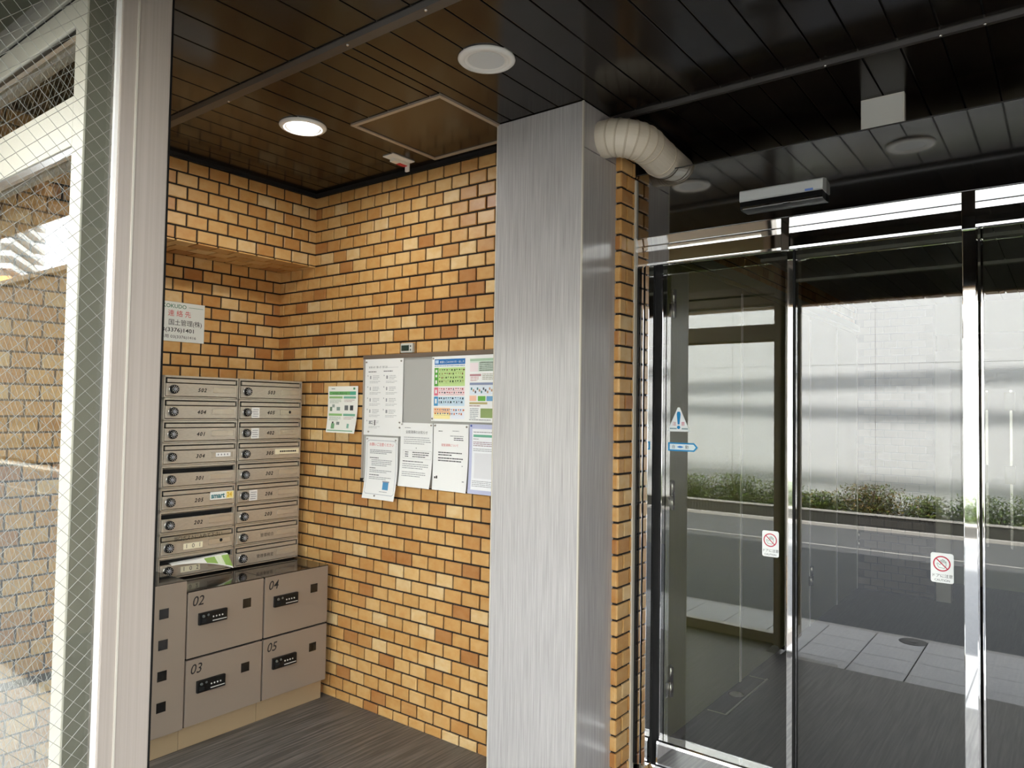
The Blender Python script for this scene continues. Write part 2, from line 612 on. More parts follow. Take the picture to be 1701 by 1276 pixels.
HATCH = (-2.585, -2.030, 2.135, 2.69)
for (y0, y1, xj, pitch) in ((0.40, 1.612, -1.982, 0.16), (1.66, 2.742, -1.083, 0.1253), (2.776, 3.74, -1.083, 0.1253)):
    k0 = math.floor((-3.98 - xj) / pitch); k = k0
    while xj + k * pitch < 2.35:
        x0 = xj + k * pitch; x1 = x0 + pitch
        k += 1
        if x1 < XL: continue
        if y0 < 2 < y1 and x1 > HATCH[0] and x0 < HATCH[1]:
            if x0 < HATCH[0] - 0.02: plank(x0, HATCH[0], y0, y1)
            elif x1 > HATCH[1] + 0.02: plank(HATCH[1], x1, y0, y1)
            a0, a1 = max(x0, HATCH[0]), min(x1, HATCH[1])
            if a1 - a0 > 0.012: plank(a0, a1, y0, HATCH[2]); plank(a0, a1, HATCH[3], y1)
        else:
            plank(x0, x1, y0, y1)
for (y0, y1) in ((1.605, 1.668), (2.738, 2.780)):
    mb = MB()
    mb.prism([(y0, ZC + 0.01), (y0, ZC - 0.004), (y0 + 0.012, ZC - 0.016), (y1 - 0.012, ZC - 0.016), (y1, ZC - 0.004), (y1, ZC + 0.01)], 'x', -3.96, 2.39, BARM)
    build('joint_bar', mb, ceiling)
mb = MB()
for x, y in ((-2.78, 1.65), (-1.62, 1.63), (-0.695, 2.752), (-0.33, 2.752), (-0.205, 2.752), (-2.0, 1.63)):
    mb.lathe((x, y, ZC - 0.014), (0, 0, -1), [(0.006, 0), (0.006, 0.003), (0.003, 0.006)], STEEL, 10)
build('bar_screws', mb, ceiling)
# black strip for the shadow gap along the brick walls
mb = MB()
mb.box(XU - 0.3, -2.0, YN - 0.022, YN, 2.917, ZC, BLACKVOID)
mb.box(XU, XU + 0.022, 0.62, YN, 2.917, ZC, BLACKVOID)
build('shadow_gap', mb, ceiling)

# ---------------------------------------------------------------- entrance front (y about 3)
mb = MB()
mb.box(-1.553, 2.4, 2.93, 2.955, 2.435, 2.722, FASCIA, 0.002)
fascia = struct('trim_4', mb)
mb = MB(); mb.box(-1.553, 2.4, 2.928, 2.957, 2.722, 2.725, BARM)
build('edge_strip', mb, fascia)
mb = MB(); mb.box(-1.556, -1.546, 2.918, 2.944, 0.0, 2.70, ALU_W)
build('corner_strip', mb, fascia)
mb = MB(); mb.box(-1.62, 2.4, 3.70, 3.75, 2.66, ZC, RENDERW)
build('upper_infill', mb, fascia)

mb = MB()
hx0, hx1 = -1.546, 2.4
prof = [(2.930, 2.436), (2.926, 2.433), (2.9262, 2.431), (2.9317, 2.398), (2.936, 2.3975), (2.936, 2.391), (2.9275, 2.3905),
        (2.9307, 2.371), (2.931, 2.370), (2.931, 2.316), (2.9255, 2.315), (2.9265, 2.306), (2.935, 2.303), (2.95, 2.303), (2.95, 2.436)]
mb.prism(prof, 'x', hx0, hx1, CHROME)
mb.box(hx0, hx1, 2.951, 3.10, 2.372, 2.43, BLACKM)
header = struct('trim_5', mb, label='polished steel door header')

# jamb at the brick strip
GLOSSBLACK = mat('gloss_black', (0.006, 0.006, 0.006), 0.08, spec=0.6)
mb = MB()
mb.box(-1.526, -1.514, 2.940, 3.08, 0.105, 2.372, CHROME, 0.0015)
mb.box(-1.505, -1.486, 2.936, 3.08, 0.105, 2.372, CHROME, 0.0015)
jamb = struct('trim_6', mb, label='polished steel jamb with dark grooves')
mb = MB(); mb.box(-1.546, -1.527, 2.938, 3.08, 0.105, 2.372, GLOSSBLACK, 0.001)
build('black_strip', mb, jamb)
mb = MB(); mb.box(-1.513, -1.506, 2.952, 3.08, 0.105, 2.372, BLACKM)
build('groove', mb, jamb)
mb = MB(); mb.box(-1.4855, -1.4805, 2.99, 3.08, 0.105, 2.372, BLACKM)
build('black_gasket', mb, jamb)


def leaf(idx, x0, x1, y, stile_l, stile_r, label, zt=2.371, zb=0.20):
    mb = MB()
    mb.box(x0, x0 + stile_l, y - 0.022, y + 0.022, 0.105, zt, CHROME, 0.002)
    mb.box(x1 - stile_r, x1, y - 0.022, y + 0.022, 0.105, zt, CHROME, 0.002)
    d = struct('door_%d' % idx, mb, label=label)
    mb = MB()
    mb.prism([(3.000, 0.105), (3.0015, 0.188), (3.006, 0.198), (3.016, 0.202), (y + 0.02, 0.202), (y + 0.02, 0.105)], 'x', x0 + stile_l, x1 - stile_r, CHROME)
    build('bottom_rail', mb, d)
    mb = MB()
    mb.box(x0 + stile_l, x1 - stile_r, y - 0.010, y + 0.010, zt - 0.006, zt, BLACK)
    build('top_rail', mb, d)
    mb = MB()
    a, b, c, e = x0 + stile_l, x1 - stile_r, 0.198, zt - 0.004
    y0, y1 = y - 0.005, y + 0.005
    mb.poly([(a, y0, c), (b, y0, c), (b, y0, e), (a, y0, e)], GLASS_D)
    mb.poly([(a, y1, c), (a, y1, e), (b, y1, e), (b, y1, c)], CLEAR)
    mb.poly([(a, y0, c), (a, y0, e), (a, y1, e), (a, y1, c)], CLEAR)
    mb.poly([(b, y0, c), (b, y1, c), (b, y1, e), (b, y0, e)], CLEAR)
    mb.poly([(a, y0, e), (b, y0, e), (b, y1, e), (a, y1, e)], CLEAR)
    mb.poly([(a, y0, c), (a, y1, c), (b, y1, c), (b, y0, c)], CLEAR)
    build('glass_pane', mb, d)
    return d


door_1 = leaf(1, -1.480, -0.883, 3.055, 0.016, 0.030, 'fixed glass leaf in polished steel frame beside the brick strip')
door_2 = leaf(2, -0.883, -0.292, 3.045, 0.006, 0.004, 'sliding glass leaf')
door_3 = leaf(3, -0.245, 0.40, 3.055, 0.008, 0.03, 'glass leaf at the right')
mb = MB(); mb.box(-0.885, -0.877, 3.015, 3.03, 0.105, 2.371, BLACKM)  # black strip makes half of the steel post dark
build('dark_strip', mb, door_2)
mb = MB(); mb.box(-0.291, -0.249, 2.935, 3.08, 0.0, 2.372, CHROME, 0.003)
mb.box(-0.291, -0.249, 2.921, 2.94, 2.30, 2.434, CHROME, 0.002)
mb.box(-0.905, -0.872, 2.9225, 2.94, 2.30, 2.432, CHROME, 0.002)
struct('trim_7', mb, label='polished steel door post')
mb = MB(); mb.prism([(2.980, 0.0), (2.982, 0.092), (2.986, 0.100), (2.994, 0.104), (3.10, 0.104), (3.10, 0.0)], 'x', -1.546, 0.45, CHROME)
struct('trim_8', mb, label='polished steel threshold')
mb = MB(); mb.box(0.40, 2.4, 3.04, 3.08, 0, 2.372, RENDERW)
struct('wall_entrance_right', mb)

# ---------------------------------------------------------------- lobby behind the glass
XG = -1.62
mb = MB(); mb.box(XG - 0.12, XG - 0.012, 3.10, 7.7, 0, ZC, GROUT)
wall_lobby = struct('wall_lobby', mb)
edges = [3.10, 3.42, 4.465, 5.97, 6.80, 7.57]
for a, b in zip(edges[:-1], edges[1:]):
    mb = MB(); mb.box(XG - 0.012, XG, a + 0.003, b - 0.003, 0.012, 2.43, GREEN, 0.002)
    build('panel', mb, wall_lobby)
mb = MB()
for y in (4.465, 5.97, 6.80, 7.57):
    mb.box(XG - 0.004, XG + 0.006, y - 0.013, y + 0.013, 0.01, 2.40, WHITE)
build('edge_strips', mb, wall_lobby)
mb = MB(); mb.box(XG - 0.012, XG + 0.012, 3.10, 7.6, 2.43, 2.455, GREEN); mb.box(XG - 0.012, XG + 0.02, 3.10, 7.6, 2.46, 2.52, GREENL)
build('head_trim', mb, wall_lobby)
for y, zs in ((3.445, (2.21, 1.234, 0.30)), (5.97, (0.40,)), (7.57, (0.47,))):
    for z in zs:
        mb = MB()
        mb.lathe((XG + 0.014, y, z - 0.075), (0, 0, 1), [(0.010, 0), (0.015, 0.004), (0.015, 0.074), (0.012, 0.075), (0.015, 0.076), (0.015, 0.146), (0.010, 0.15)], STEEL, 14)
        mb.box(XG, XG + 0.006, y - 0.03, y + 0.0, z - 0.075, z - 0.002, STEEL)
        mb.box(XG, XG + 0.006, y, y + 0.03, z + 0.002, z + 0.075, STEEL)
        build('hinge', mb, wall_lobby)
mbt = MB()
for z0, z1, odd in courses(2.76, 2.525):
    y = 3.12 + (0 if odd else PIT / 2)
    while y < 7.5:
        mbt.box(XG - 0.012, XG - 0.003, y, y + 0.108, z0, z1, BRICK[random.choices(range(6), TONE_W)[0]])
        y += PIT
build('lobby_bricks', mbt, wall_lobby, kind='stuff')
# lobby ceiling with planks
ZL = 2.68
mb = MB(); mb.box(XG - 0.02, 2.4, 3.11, 8.75, ZL + 0.012, ZL + 0.05, BLACKVOID)
lceil = struct('ceiling_lobby', mb)
mbt = MB()
k = 0
for (y0, y1) in ((3.12, 4.80), (4.86, 5.66), (5.72, 7.6)):
    x = -1.70
    while x < 2.3:
        mbt.box(max(x, XG) + 0.003, x + 0.122, y0, y1, ZL, ZL + 0.012, LPLANK)
        x += 0.1253
build('lobby_planks', mbt, lceil, kind='stuff')
for y in (4.83, 5.69):
    mb = MB(); mb.box(XG, 2.4, y - 0.025, y + 0.025, ZL - 0.02, ZL + 0.01, WHITE)
    build('joint_bar', mb, lceil)
# lobby back wall: tiles, pale frames round an inner doorway
YB = 7.60
mb = MB()
mb.box(XG - 0.02, -0.965, YB, YB + 0.1, 0, ZC, GROUT)
mb.box(-1.1, 2.5, YB + 0.9, YB + 1.0, 0, ZC, GREENL)
mb.box(-1.06, -0.965, YB + 0.1, YB + 0.9, 0, ZC, GREENL)
mb.box(-0.965, 2.4, YB, YB + 0.1, 2.40, ZC, GREENL)
wall_lb = struct('wall_lobby_back', mb)
mbt = MB()
for z0, z1, odd in courses(2.67, 0.02):
    x = XG + (0 if odd else PIT / 2)
    while x < -1.08:
        mbt.box(x, min(x + 0.108, -0.97), YB - 0.009, YB, z0, z1, DARKTILE)
        x += PIT
build('lobby_back_bricks', mbt, wall_lb, kind='stuff')
mb = MB()
mb.box(-0.965, -0.85, YB - 0.03, YB + 0.1, 0, 2.25, WHITE)
mb.box(-0.965, 2.2, YB - 0.03, YB + 0.1, 2.08, 2.25, WHITE)
mb.box(-0.16, -0.10, YB - 0.03, YB + 0.1, 0, 2.08, WHITE)
build('door_frame', mb, wall_lb)
mb = MB()
mb.box(-0.60, -0.58, YB + 0.2, YB + 0.24, 0.5, 1.9, STEEL)
mb.box(-0.42, -0.40, YB + 0.2, YB + 0.24, 0.5, 1.9, STEEL)
for z in (1.15, 1.8):
    mb.box(-0.64, -0.58, YB + 0.18, YB + 0.24, z - 0.08, z + 0.08, GREEN)
    mb.box(-0.46, -0.38, YB + 0.18, YB + 0.24, z - 0.08, z + 0.08, GREEN)
build('inner_door_handles', mb, wall_lb)
mb = MB()
mb.box(-1.20, -1.14, 5.0, 5.07, ZL - 0.005, ZL, WHITE)
# floor plate inside the door
mb = MB()
mb.box(-1.618, -1.512, 3.948, 3.956, 0.0, 0.0015, GREENL)
mb.box(-1.515, -1.503, 3.950, 4.640, 0.0, 0.004, ALU_W)
mb.box(-1.618, -1.512, 4.620, 4.628, 0.0, 0.0015, GREENL)
mb.lathe((-1.572, 4.27, 0.0), (0, 0, 1), [(0.045, 0), (0.045, 0.004), (0.035, 0.006)], STEEL, 24)
struct('trim_9', mb, label='thin pale strip set in the lobby floor')

# ---------------------------------------------------------------- glazed screen beside the camera and street window
def wires(mb, face, pos, u0, u1, z0, z1, pitch=0.025, r=0.0004):
    """diamond wire mesh inside a sheet: face 'A' sheet in x-z at y=pos, 'B' sheet in y-z at x=pos"""
    step = pitch * math.sqrt(2)
    for sgn in (1, -1):
        c = (z0 - u1 if sgn > 0 else z0 + u0) - step
        cmax = (z1 - u0 if sgn > 0 else z1 + u1) + step
        while c < cmax:
            pts = []
            for u in (u0, u1):
                z = c + u if sgn > 0 else c - u
                pts.append((u, z))
            (ua, za), (ub, zb) = pts
            if za > zb: ua, za, ub, zb = ub, zb, ua, za
            if zb > z0 and za < z1:
                if za < z0: ua += (ub - ua) * (z0 - za) / (zb - za); za = z0
                if zb > z1: ub = ua + (ub - ua) * (z1 - za) / (zb - za); zb = z1
                if abs(ub - ua) > 0.004:
                    p = [(ua, pos, za), (ub, pos, zb)] if face == 'A' else [(pos, ua, za), (pos, ub, zb)]
                    mb.tube(p, r, WIRE, 4)
            c += step


def sheet_glass(mb, face, pos, u0, u1, z0, z1, m, t=0.0068):
    def P(u, d, z): return (u, pos + d, z) if face == 'A' else (pos - d, u, z)
    q = [(u0, z0), (u1, z0), (u1, z1), (u0, z1)]
    mb.poly([P(u, -t / 2, z) for u, z in q], m)
    mb.poly([P(u, t / 2, z) for u, z in q], m)


# street window (plane y = 0.647)
YW = 0.647
mb = MB()
mb.box(-1.700, -1.645, YW, YW + 0.108, 0, ZC, ALU_W, 0.002)
mb.box(-2.80, -2.745, YW, YW + 0.09, 0, ZC, ALU_W, 0.002)
mb.box(XU, XU + 0.05, YW, YW + 0.09, 0, ZC, ALU_W, 0.002)
mb2 = MB(); mb2.box(-1.646, -1.643, YW + 0.004, YW + 0.108, 0, ZC, mat('olive_grey_sheet', rgb(112, 110, 98), 0.4))  # thin sheet added to make this side of the post darker
win = struct('window_1', mb, label='street window with wired panes and pale aluminium frame')
mb = MB()
for (a, b) in ((-3.5745, -2.80), (-2.745, -1.700)):
    mb.box(a, b, YW, YW + 0.07, 2.206, 2.315, ALU_W, 0.002)
    mb.box(a, b, YW, YW + 0.07, 2.470, 2.529, ALU_W, 0.002)
    mb.box(a, b, YW + 0.008, YW + 0.07, 2.529, 2.544, BLACKM)
    mb.box(a, b, YW, YW + 0.07, 2.544, 2.576, ALU_W, 0.002)
    mb.box(a, b, YW + 0.004, YW + 0.07, 2.576, 2.602, ALU_W, 0.002)
    mb.box(a, b, YW + 0.03, YW + 0.07, 2.602, ZC, GREENL)
    mb.box(a, b, YW, YW + 0.07, 0.0, 0.07, ALU_W, 0.002)
    mb.box(a, b, YW + 0.004, YW + 0.015, 2.189, 2.206, STEEL)
    mb.box(a, b, YW + 0.004, YW + 0.015, 2.453, 2.470, STEEL)
build('rails', mb, win)
build('dark_side_sheet', mb2, win)
for (a, b) in ((-3.5745, -2.80), (-2.745, -1.700)):
    for (z0, z1) in ((0.07, 2.206), (2.315, 2.470)):
        mb = MB(); sheet_glass(mb, 'A', YW + 0.022, a, b, z0, z1, GLASS_W)
        p = build('wired_pane', mb, win)
        mb = MB(); wires(mb, 'A', YW + 0.022, a, b, z0, z1)
        build('wire_mesh', mb, p, kind='stuff')

# return screen (plane x = -1.603) running towards the street
XS = -1.603
mb = MB()
mb.box(XS - 0.045, XS, 0.700, 0.808, 0, ZC, ALU, 0.003)
mb.box(XS, XS + 0.002, 0.732, 0.736, 0.05, ZC - 0.02, ALU_W)
scr = struct('window_2', mb, label='narrow wired glass return screen with wide aluminium post')
mb = MB()
mb.box(XS - 0.04, XS - 0.002, 0.375, 0.41, 0, ZC, ALU, 0.002)
mb.box(XS - 0.04, XS - 0.002, 0.41, 0.700, 0, 0.09, ALU, 0.002)
mb.box(XS - 0.04, XS - 0.002, 0.41, 0.700, 2.74, ZC, ALU, 0.002)
build('frame', mb, scr)
mb = MB(); mb.box(XS - 0.014, XS - 0.004, 0.693, 0.700, 0.09, 2.74, WHITEP)
build('glazing_bead', mb, scr)
mb = MB(); mb.box(XS - 0.03, XS - 0.002, 0.808, 0.813, 0, ZC, BLACK)
build('dark_gasket', mb, scr)
mb = MB(); sheet_glass(mb, 'B', XS - 0.02, 0.41, 0.700, 0.09, 2.74, GLASS_W)
p = build('wired_pane', mb, scr)
mb = MB(); wires(mb, 'B', XS - 0.02, 0.41, 0.700, 0.09, 2.74, r=0.00055)
build('wire_mesh', mb, p, kind='stuff')

# ---------------------------------------------------------------- street outside
mb = MB(); mb.box(-14, 12, -0.45, 0.56, -0.30, -0.112, GROUT); mb.box(-1.70, 2.6, 0.56, 0.93, -0.30, -0.112, GROUT)
mb.box(-14, -3.6, -0.45, 0.56, -0.112, -0.101, PAVER); mb.box(2.5, 12, -0.45, 0.56, -0.112, -0.101, PAVER)
walk = struct('sidewalk', mb)
pm = MB(); pm.box(-0.1765, 0.1765, -0.1482, 0.1482, 0, 0.012, PAVER, 0.003); pme = pm.mesh('paver')
for i in range(17):
    for j in range(4):
        if j == 3 and i < 5: continue
        link('paver', pme, walk, (-3.40 + 0.362 * i + 0.16, -0.30 + 0.30 * j, -0.112))
mb = MB(); mb.box(-3.6, -1.70, 0.445, 0.56, -0.112, -0.100, PAVER); mb.box(-1.70, 2.6, 0.748, 0.93, -0.112, -0.100, PAVER)
build('edge_course', mb, walk)
mb = MB(); mb.box(-1.52, -1.25, 0.80, 0.925, -0.100, -0.02, CONC, 0.004)
build('edge_stone', mb, walk)
mb = MB(); mb.box(-60, 40, -6.30, -0.45, -0.30, -0.125, ASPHALT)
road = struct('road', mb)
mb = MB(); mb.box(-60, 40, -4.53, -4.48, -0.125, -0.1235, CONC)
build('edge_line', mb, road)
mb = MB(); mb.box(-60, 40, -0.53, -0.45, -0.125, -0.105, CONC)
build('kerb_stone', mb, road)
mb = MB()
mb.lathe((-0.98, -0.38, -0.1), (0, 0, 1), [(0.10, 0), (0.10, 0.002), (0.09, 0.003)], mat('cast_iron', (0.09, 0.09, 0.09), 0.6, 0.4), 28)
mb.lathe((-0.98, -0.38, -0.0975), (0, 0, 1), [(0.03, 0), (0.03, 0.003)], mat('cast_iron2', (0.14, 0.14, 0.14), 0.6, 0.4), 16)
tag(build('manhole_cover', mb, origin=(0, 0, 0)), 'small round iron manhole cover in the grey pavers', 'manhole cover')
mb = MB(); mb.box(-60, 40, -6.46, -6.31, -0.30, -0.118, GROUT)
mb.box(-60, 40, -6.37, -6.30, -0.30, -0.075, CONC, 0.01)
struct('kerb_far', mb)
# planter trough with ribbed front
pl = thing('planter', 'long low planter with ribbed grey front and pale cap along the white wall', 'planter', (-2, -6.6, -0.12))
mb = MB()
mb.box(-14, 9, -6.56, -6.53, -0.12, 0.085, RIB)
x = -9.0
while x < 4:
    mb.box(x, x + 0.03, -6.53, -6.515, -0.11, 0.08, RIB); x += 0.055
build('ribbed_front', mb, pl)
mb = MB(); mb.box(-14, 9, -6.57, -6.50, 0.085, 0.11, CONC)
build('cap', mb, pl)
mb = MB(); mb.box(-14, 9, -6.97, -6.56, -0.1, 0.06, SOIL)
build('soil', mb, pl)
# white wall over the road
mb = MB(); mb.box(-16, 10, -7.10, -7.012, -0.1, 5.2, CONC)
ww = struct('wall_street', mb)
wp = MB(); wp.box(-0.596, 0.596, 0, 0.012, -1.3, 1.3, WALLW, 0.002); wpm = wp.mesh('panel')
for i in range(18):
    for j in range(2):
        link('panel', wpm, ww, (-16 + 0.6 + 0.28 + 1.2 * i, -7.012, 1.2 + 2.605 * j))
# overhead cables: their shadows fall on the wall
for i, (z_l, z_r, rad, up) in enumerate(((2.18, 2.26, 0.085, 9.5), (1.69, 1.65, 0.075, 11.5), (0.54, 0.52, 0.085, 14.5))):
    # wall height at x=-3.76 and x=-1.3, carried back along the sun direction to height `up`
    mb = MB(); pts = []
    for xw in (-30, -12, -3.76, -1.3, 8, 25):
        zw = z_l + (z_r - z_l) * (xw + 3.76) / 2.46
        t = (up - zw) / SUN_DIR.z
        pts.append((xw + SUN_DIR.x * t, -7.0 + SUN_DIR.y * t, up))
    mb.tube(pts, rad, CABLE, 8)
    tag(build('overhead_cable', mb), ('black overhead cable casting the upper dark band on the white wall', 'black overhead cable casting the middle band on the white wall',
        'black overhead cable casting the lowest band on the white wall', 'thin black overhead cable above the white wall')[i], 'cable', 'overhead cables')


def shrub(x, y, w, h, mix, label):
    h *= 1.3; w *= 1.18
    t = thing('shrub', label, 'shrub', (x, y, 0.06), 'shrubs along the white wall')
    mb = MB()
    for i in range(9):
        a = random.uniform(0, 2 * PI); r = random.uniform(0.1, 0.8)
        mb.tube([(x, y, 0.05), (x + math.cos(a) * w * 0.25 * r, y + math.sin(a) * 0.06, 0.06 + h * 0.5), (x + math.cos(a) * w * 0.5 * r, y + math.sin(a) * 0.10, 0.06 + h * random.uniform(0.75, 1.05))], [0.008, 0.006, 0.003], STEM, 5)
    build('stems', mb, t)
    mb = MB()
    for i in range(int(2300 * w)):
        while True:
            u, v, q = random.uniform(-1, 1), random.uniform(-1, 1), random.uniform(0, 1)
            if u * u + v * v * 0.8 + (q - 0.35) ** 2 * 1.6 < random.uniform(0.35, 1.25): break
        c = Vector((x + u * w / 2, y + v * 0.17, 0.07 + q * h))
        L = random.uniform(0.03, 0.055); a = random.uniform(0, 2 * PI); e = random.uniform(-0.3, 1.1)
        d = Vector((math.cos(a) * math.cos(e), math.sin(a) * math.cos(e), math.sin(e)))
        s = d.cross(Vector((random.uniform(-.3, .3), random.uniform(-.3, .3), 1))).normalized() * L * 0.28
        n = d.cross(s).normalized() * L * 0.1
        m = LEAVES[random.choices((0, 1, 2), mix)[0]]
        mb.poly([c, c + d * L * 0.5 + s - n, c + d * L], m); mb.poly([c, c + d * L, c + d * L * 0.5 - s - n], m)
    build('foliage', mb, t)


shrub(-5.6, -6.76, 0.95, 0.34, (5, 4, 0), 'low dark green shrub at the far left of the planter')
shrub(-4.75, -6.76, 0.95, 0.38, (5, 4, 0), 'dense green shrub second from the left in the planter')
shrub(-3.95, -6.76, 0.85, 0.33, (5, 4, 0), 'green shrub in the planter behind the left glass leaf reflection')
shrub(-3.30, -6.76, 0.70, 0.24, (4, 5, 1), 'small low green shrub left of the tall brownish one')
shrub(-2.55, -6.76, 0.98, 0.36, (3, 3, 5), 'wide brownish olive shrub, tallest in the planter')
shrub(-1.75, -6.76, 0.60, 0.27, (4, 5, 1), 'small green shrub just right of the brownish one')
shrub(-1.05, -6.76, 0.75, 0.32, (7, 2, 0), 'dark green shrub near the right door post')
shrub(-0.30, -6.76, 0.90, 0.36, (6, 3, 0), 'dark green shrub right of the door post')
shrub(0.60, -6.76, 0.95, 0.34, (6, 3, 0), 'dark green shrub at the right end of the planter')

# distant buildings seen mirrored in the street window
tw = thing('apartment_tower', 'tall white apartment tower with stacked balconies and orange bands far down the street', 'building', (-215, -64, 0))
mb = MB(); mb.prism([(-230, -78), (-205, -62), (-212, -50), (-240, -64)], 'z', 0, 62, mat('tower_wall', rgb(150, 150, 148), 0.8))
build('walls', mb, tw)
for k in range(19):
    mb = MB()
    z = 3 + 3.1 * k
    m_ = mat('tower_orange', rgb(236, 160, 100), 0.7) if k in (6, 9) else mat('tower_white', rgb(205, 205, 203), 0.7)
    mb.prism([(-230, -80.5), (-203, -63.5), (-205, -62), (-230, -78)], 'z', z, z + 1.25, m_)
    build('balcony', mb, tw)
bl = thing('low_building', 'brown flat-roofed building down the street beside the tower', 'building', (-36, -15, 0))
mb = MB(); mb.box(-50, -23, -22, -7.9, -0.2, 5.7, mat('far_brown', rgb(86, 74, 60), 0.85)); build('walls', mb, bl)  # enlarged and darkened to dim what the street window mirrors
mb = MB(); mb.box(-50.1, -22.9, -22.1, -7.8, 5.7, 5.85, mat('far_coping', rgb(110, 102, 90), 0.85)); build('roof', mb, bl)
for i in range(2):
    for k in range(2):
        mb = MB(); mb.box(-23.02, -22.95, -20 + 5.6 * i, -18.4 + 5.6 * i, 0.9 + 2.6 * k, 2.2 + 2.6 * k, DARKWIN); build('window', mb, bl)
mb = MB(); mb.box(-400, 400, -400, -7.1, -0.5, -0.32, CONC); mb.box(-400, -60, -7.1, 60, -0.5, -0.32, CONC)
struct('ground', mb)

# ================================================================ OBJECTS
# ---------------------------------------------------------------- stone clad column
CX0, CX1, CY0, CY1 = -2.040, -1.582, 2.523, 2.806
col = thing('stone_column', 'tall square column clad in grey striated stone right of the notice board', 'column', ((CX0 + CX1) / 2, (CY0 + CY1) / 2, 0))
mb = MB(); mb.box(CX0 + 0.006, CX1 - 0.006, CY0 + 0.006, CY1, 0, ZC, GROUT)
build('core', mb, col)
mb = MB(); mb.box(CX0 + 0.005, CX1 - 0.006, CY0, CY0 + 0.006, 0.0, ZC - 0.004, STONE)
build('front_panel', mb, col)
mb = MB(); mb.box(CX0, CX0 + 0.006, CY0 + 0.006, YN, 0.0, ZC - 0.004, STONE)
build('side_panel', mb, col)
for z0, z1 in ((0.0, 2.742), (2.746, ZC - 0.004)):
    mb = MB(); mb.box(CX1 - 0.006, CX1, CY0 + 0.006, CY1, z0, z1, STONE_SIDE)
    build('side_panel', mb, col)
for x0, x1 in ((CX0, CX0 + 0.006), (CX1 - 0.007, CX1 + 0.001)):
    mb = MB(); mb.box(x0, x1, CY0 - 0.001, CY0 + 0.007, 0, ZC - 0.002, ALU_W, 0.001)
    build('corner_trim', mb, col)

# ---------------------------------------------------------------- sheet helper for everything printed
class Sheet:
    """printed sheet facing -y; u to the right, v down, in metres from its top left corner"""
    def __init__(self, x0, ztop, w, h, y, paper, curl=0.0, curl_r=0.0, thick=0.0006):
        self.x0, self.zt, self.w, self.h, self.y, self.curl, self.cr = x0, ztop, w, h, y, curl, curl_r
        self.mb = MB(); self.print = MB(); n, k = 6, 10
        self.t = thick
        for i in range(n):
            for j in range(k):
                a, b = w * i / n, w * (i + 1) / n; c, d = h * j / k, h * (j + 1) / k
                self.mb.poly([self.P(a, d), self.P(b, d), self.P(b, c), self.P(a, c)], paper, True)
                self.mb.poly([self.P(a, d, thick), self.P(a, c, thick), self.P(b, c, thick), self.P(b, d, thick)], paper, True)
        for (p, q) in (((0, 0), (w, 0)), ((w, 0), (w, h)), ((w, h), (0, h)), ((0, h), (0, 0))):
            for s in range(10):
                a = (p[0] + (q[0] - p[0]) * s / 10, p[1] + (q[1] - p[1]) * s / 10)
                b = (p[0] + (q[0] - p[0]) * (s + 1) / 10, p[1] + (q[1] - p[1]) * (s + 1) / 10)
                self.mb.poly([self.P(*a), self.P(*b), self.P(*b, thick), self.P(*a, thick)], paper)

    def P(self, u, v, d=0.0):
        f = max(0.0, v / self.h - 0.45) / 0.55
        g = max(0.0, u / self.w - 0.5) / 0.5
        return (self.x0 + u, self.y - self.curl * f * f - self.cr * g * g * (0.3 + 0.7 * f) + d, self.zt - v)

    def rect(self, u0, v0, u1, v1, m, lift=0.0005):
        n = max(1, int(math.ceil((v1 - v0) / 0.03))); k = max(1, int(math.ceil((u1 - u0) / 0.05)))
        for j in range(n):
            for i in range(k):
                a, b = u0 + (u1 - u0) * i / k, u0 + (u1 - u0) * (i + 1) / k
                c, d = v0 + (v1 - v0) * j / n, v0 + (v1 - v0) * (j + 1) / n
                self.print.poly([self.P(a, d, -lift), self.P(b, d, -lift), self.P(b, c, -lift), self.P(a, c, -lift)], m)

    def lines(self, u0, v0, u1, n, pitch, th, m, short=0.25):
        """unreadable small print"""
        for i in range(n):
            e = u1 - (u1 - u0) * (short if i == n - 1 else random.uniform(0, 0.06))
            u = u0
            while u < e - 0.003:
                w = random.uniform(0.006, 0.022)
                self.rect(u, v0 + i * pitch, min(u + w, e), v0 + i * pitch + th, m)
                u += w + random.uniform(0.0012, 0.003)

    def text(self, s, u, v, size, m, align='LEFT', bold=0.0, lift=0.0006):
        b = len(self.print.v)
        text_mesh(self.print, s, size, m, (0, 0, 0), 'A', align, 0.0, bold)
        for i in range(b, len(self.print.v)):
            x, _, z = self.print.v[i]
            self.print.v[i] = self.P(u + x, v - z, -lift)

    def pin(self, u, v, m=None, r=0.005):
        p = self.P(u, v)
        self.pins = getattr(self, 'pins', []) + [(p, m or STEEL, r)]

    def done(self, name, label, cat, group=None):
        t = thing(name, label, cat, (self.x0 + self.w / 2, self.y, self.zt - self.h), group)
        build('paper', self.mb, t)
        if self.print.f: build('print', self.print, t, kind='stuff')
        for p, m, r in getattr(self, 'pins', []):
            mb = MB(); mb.lathe(p, (0, -1, 0), [(r, 0), (r, 0.004), (r * 0.6, 0.006)], m, 10)
            build('pin', mb, t)
        return t


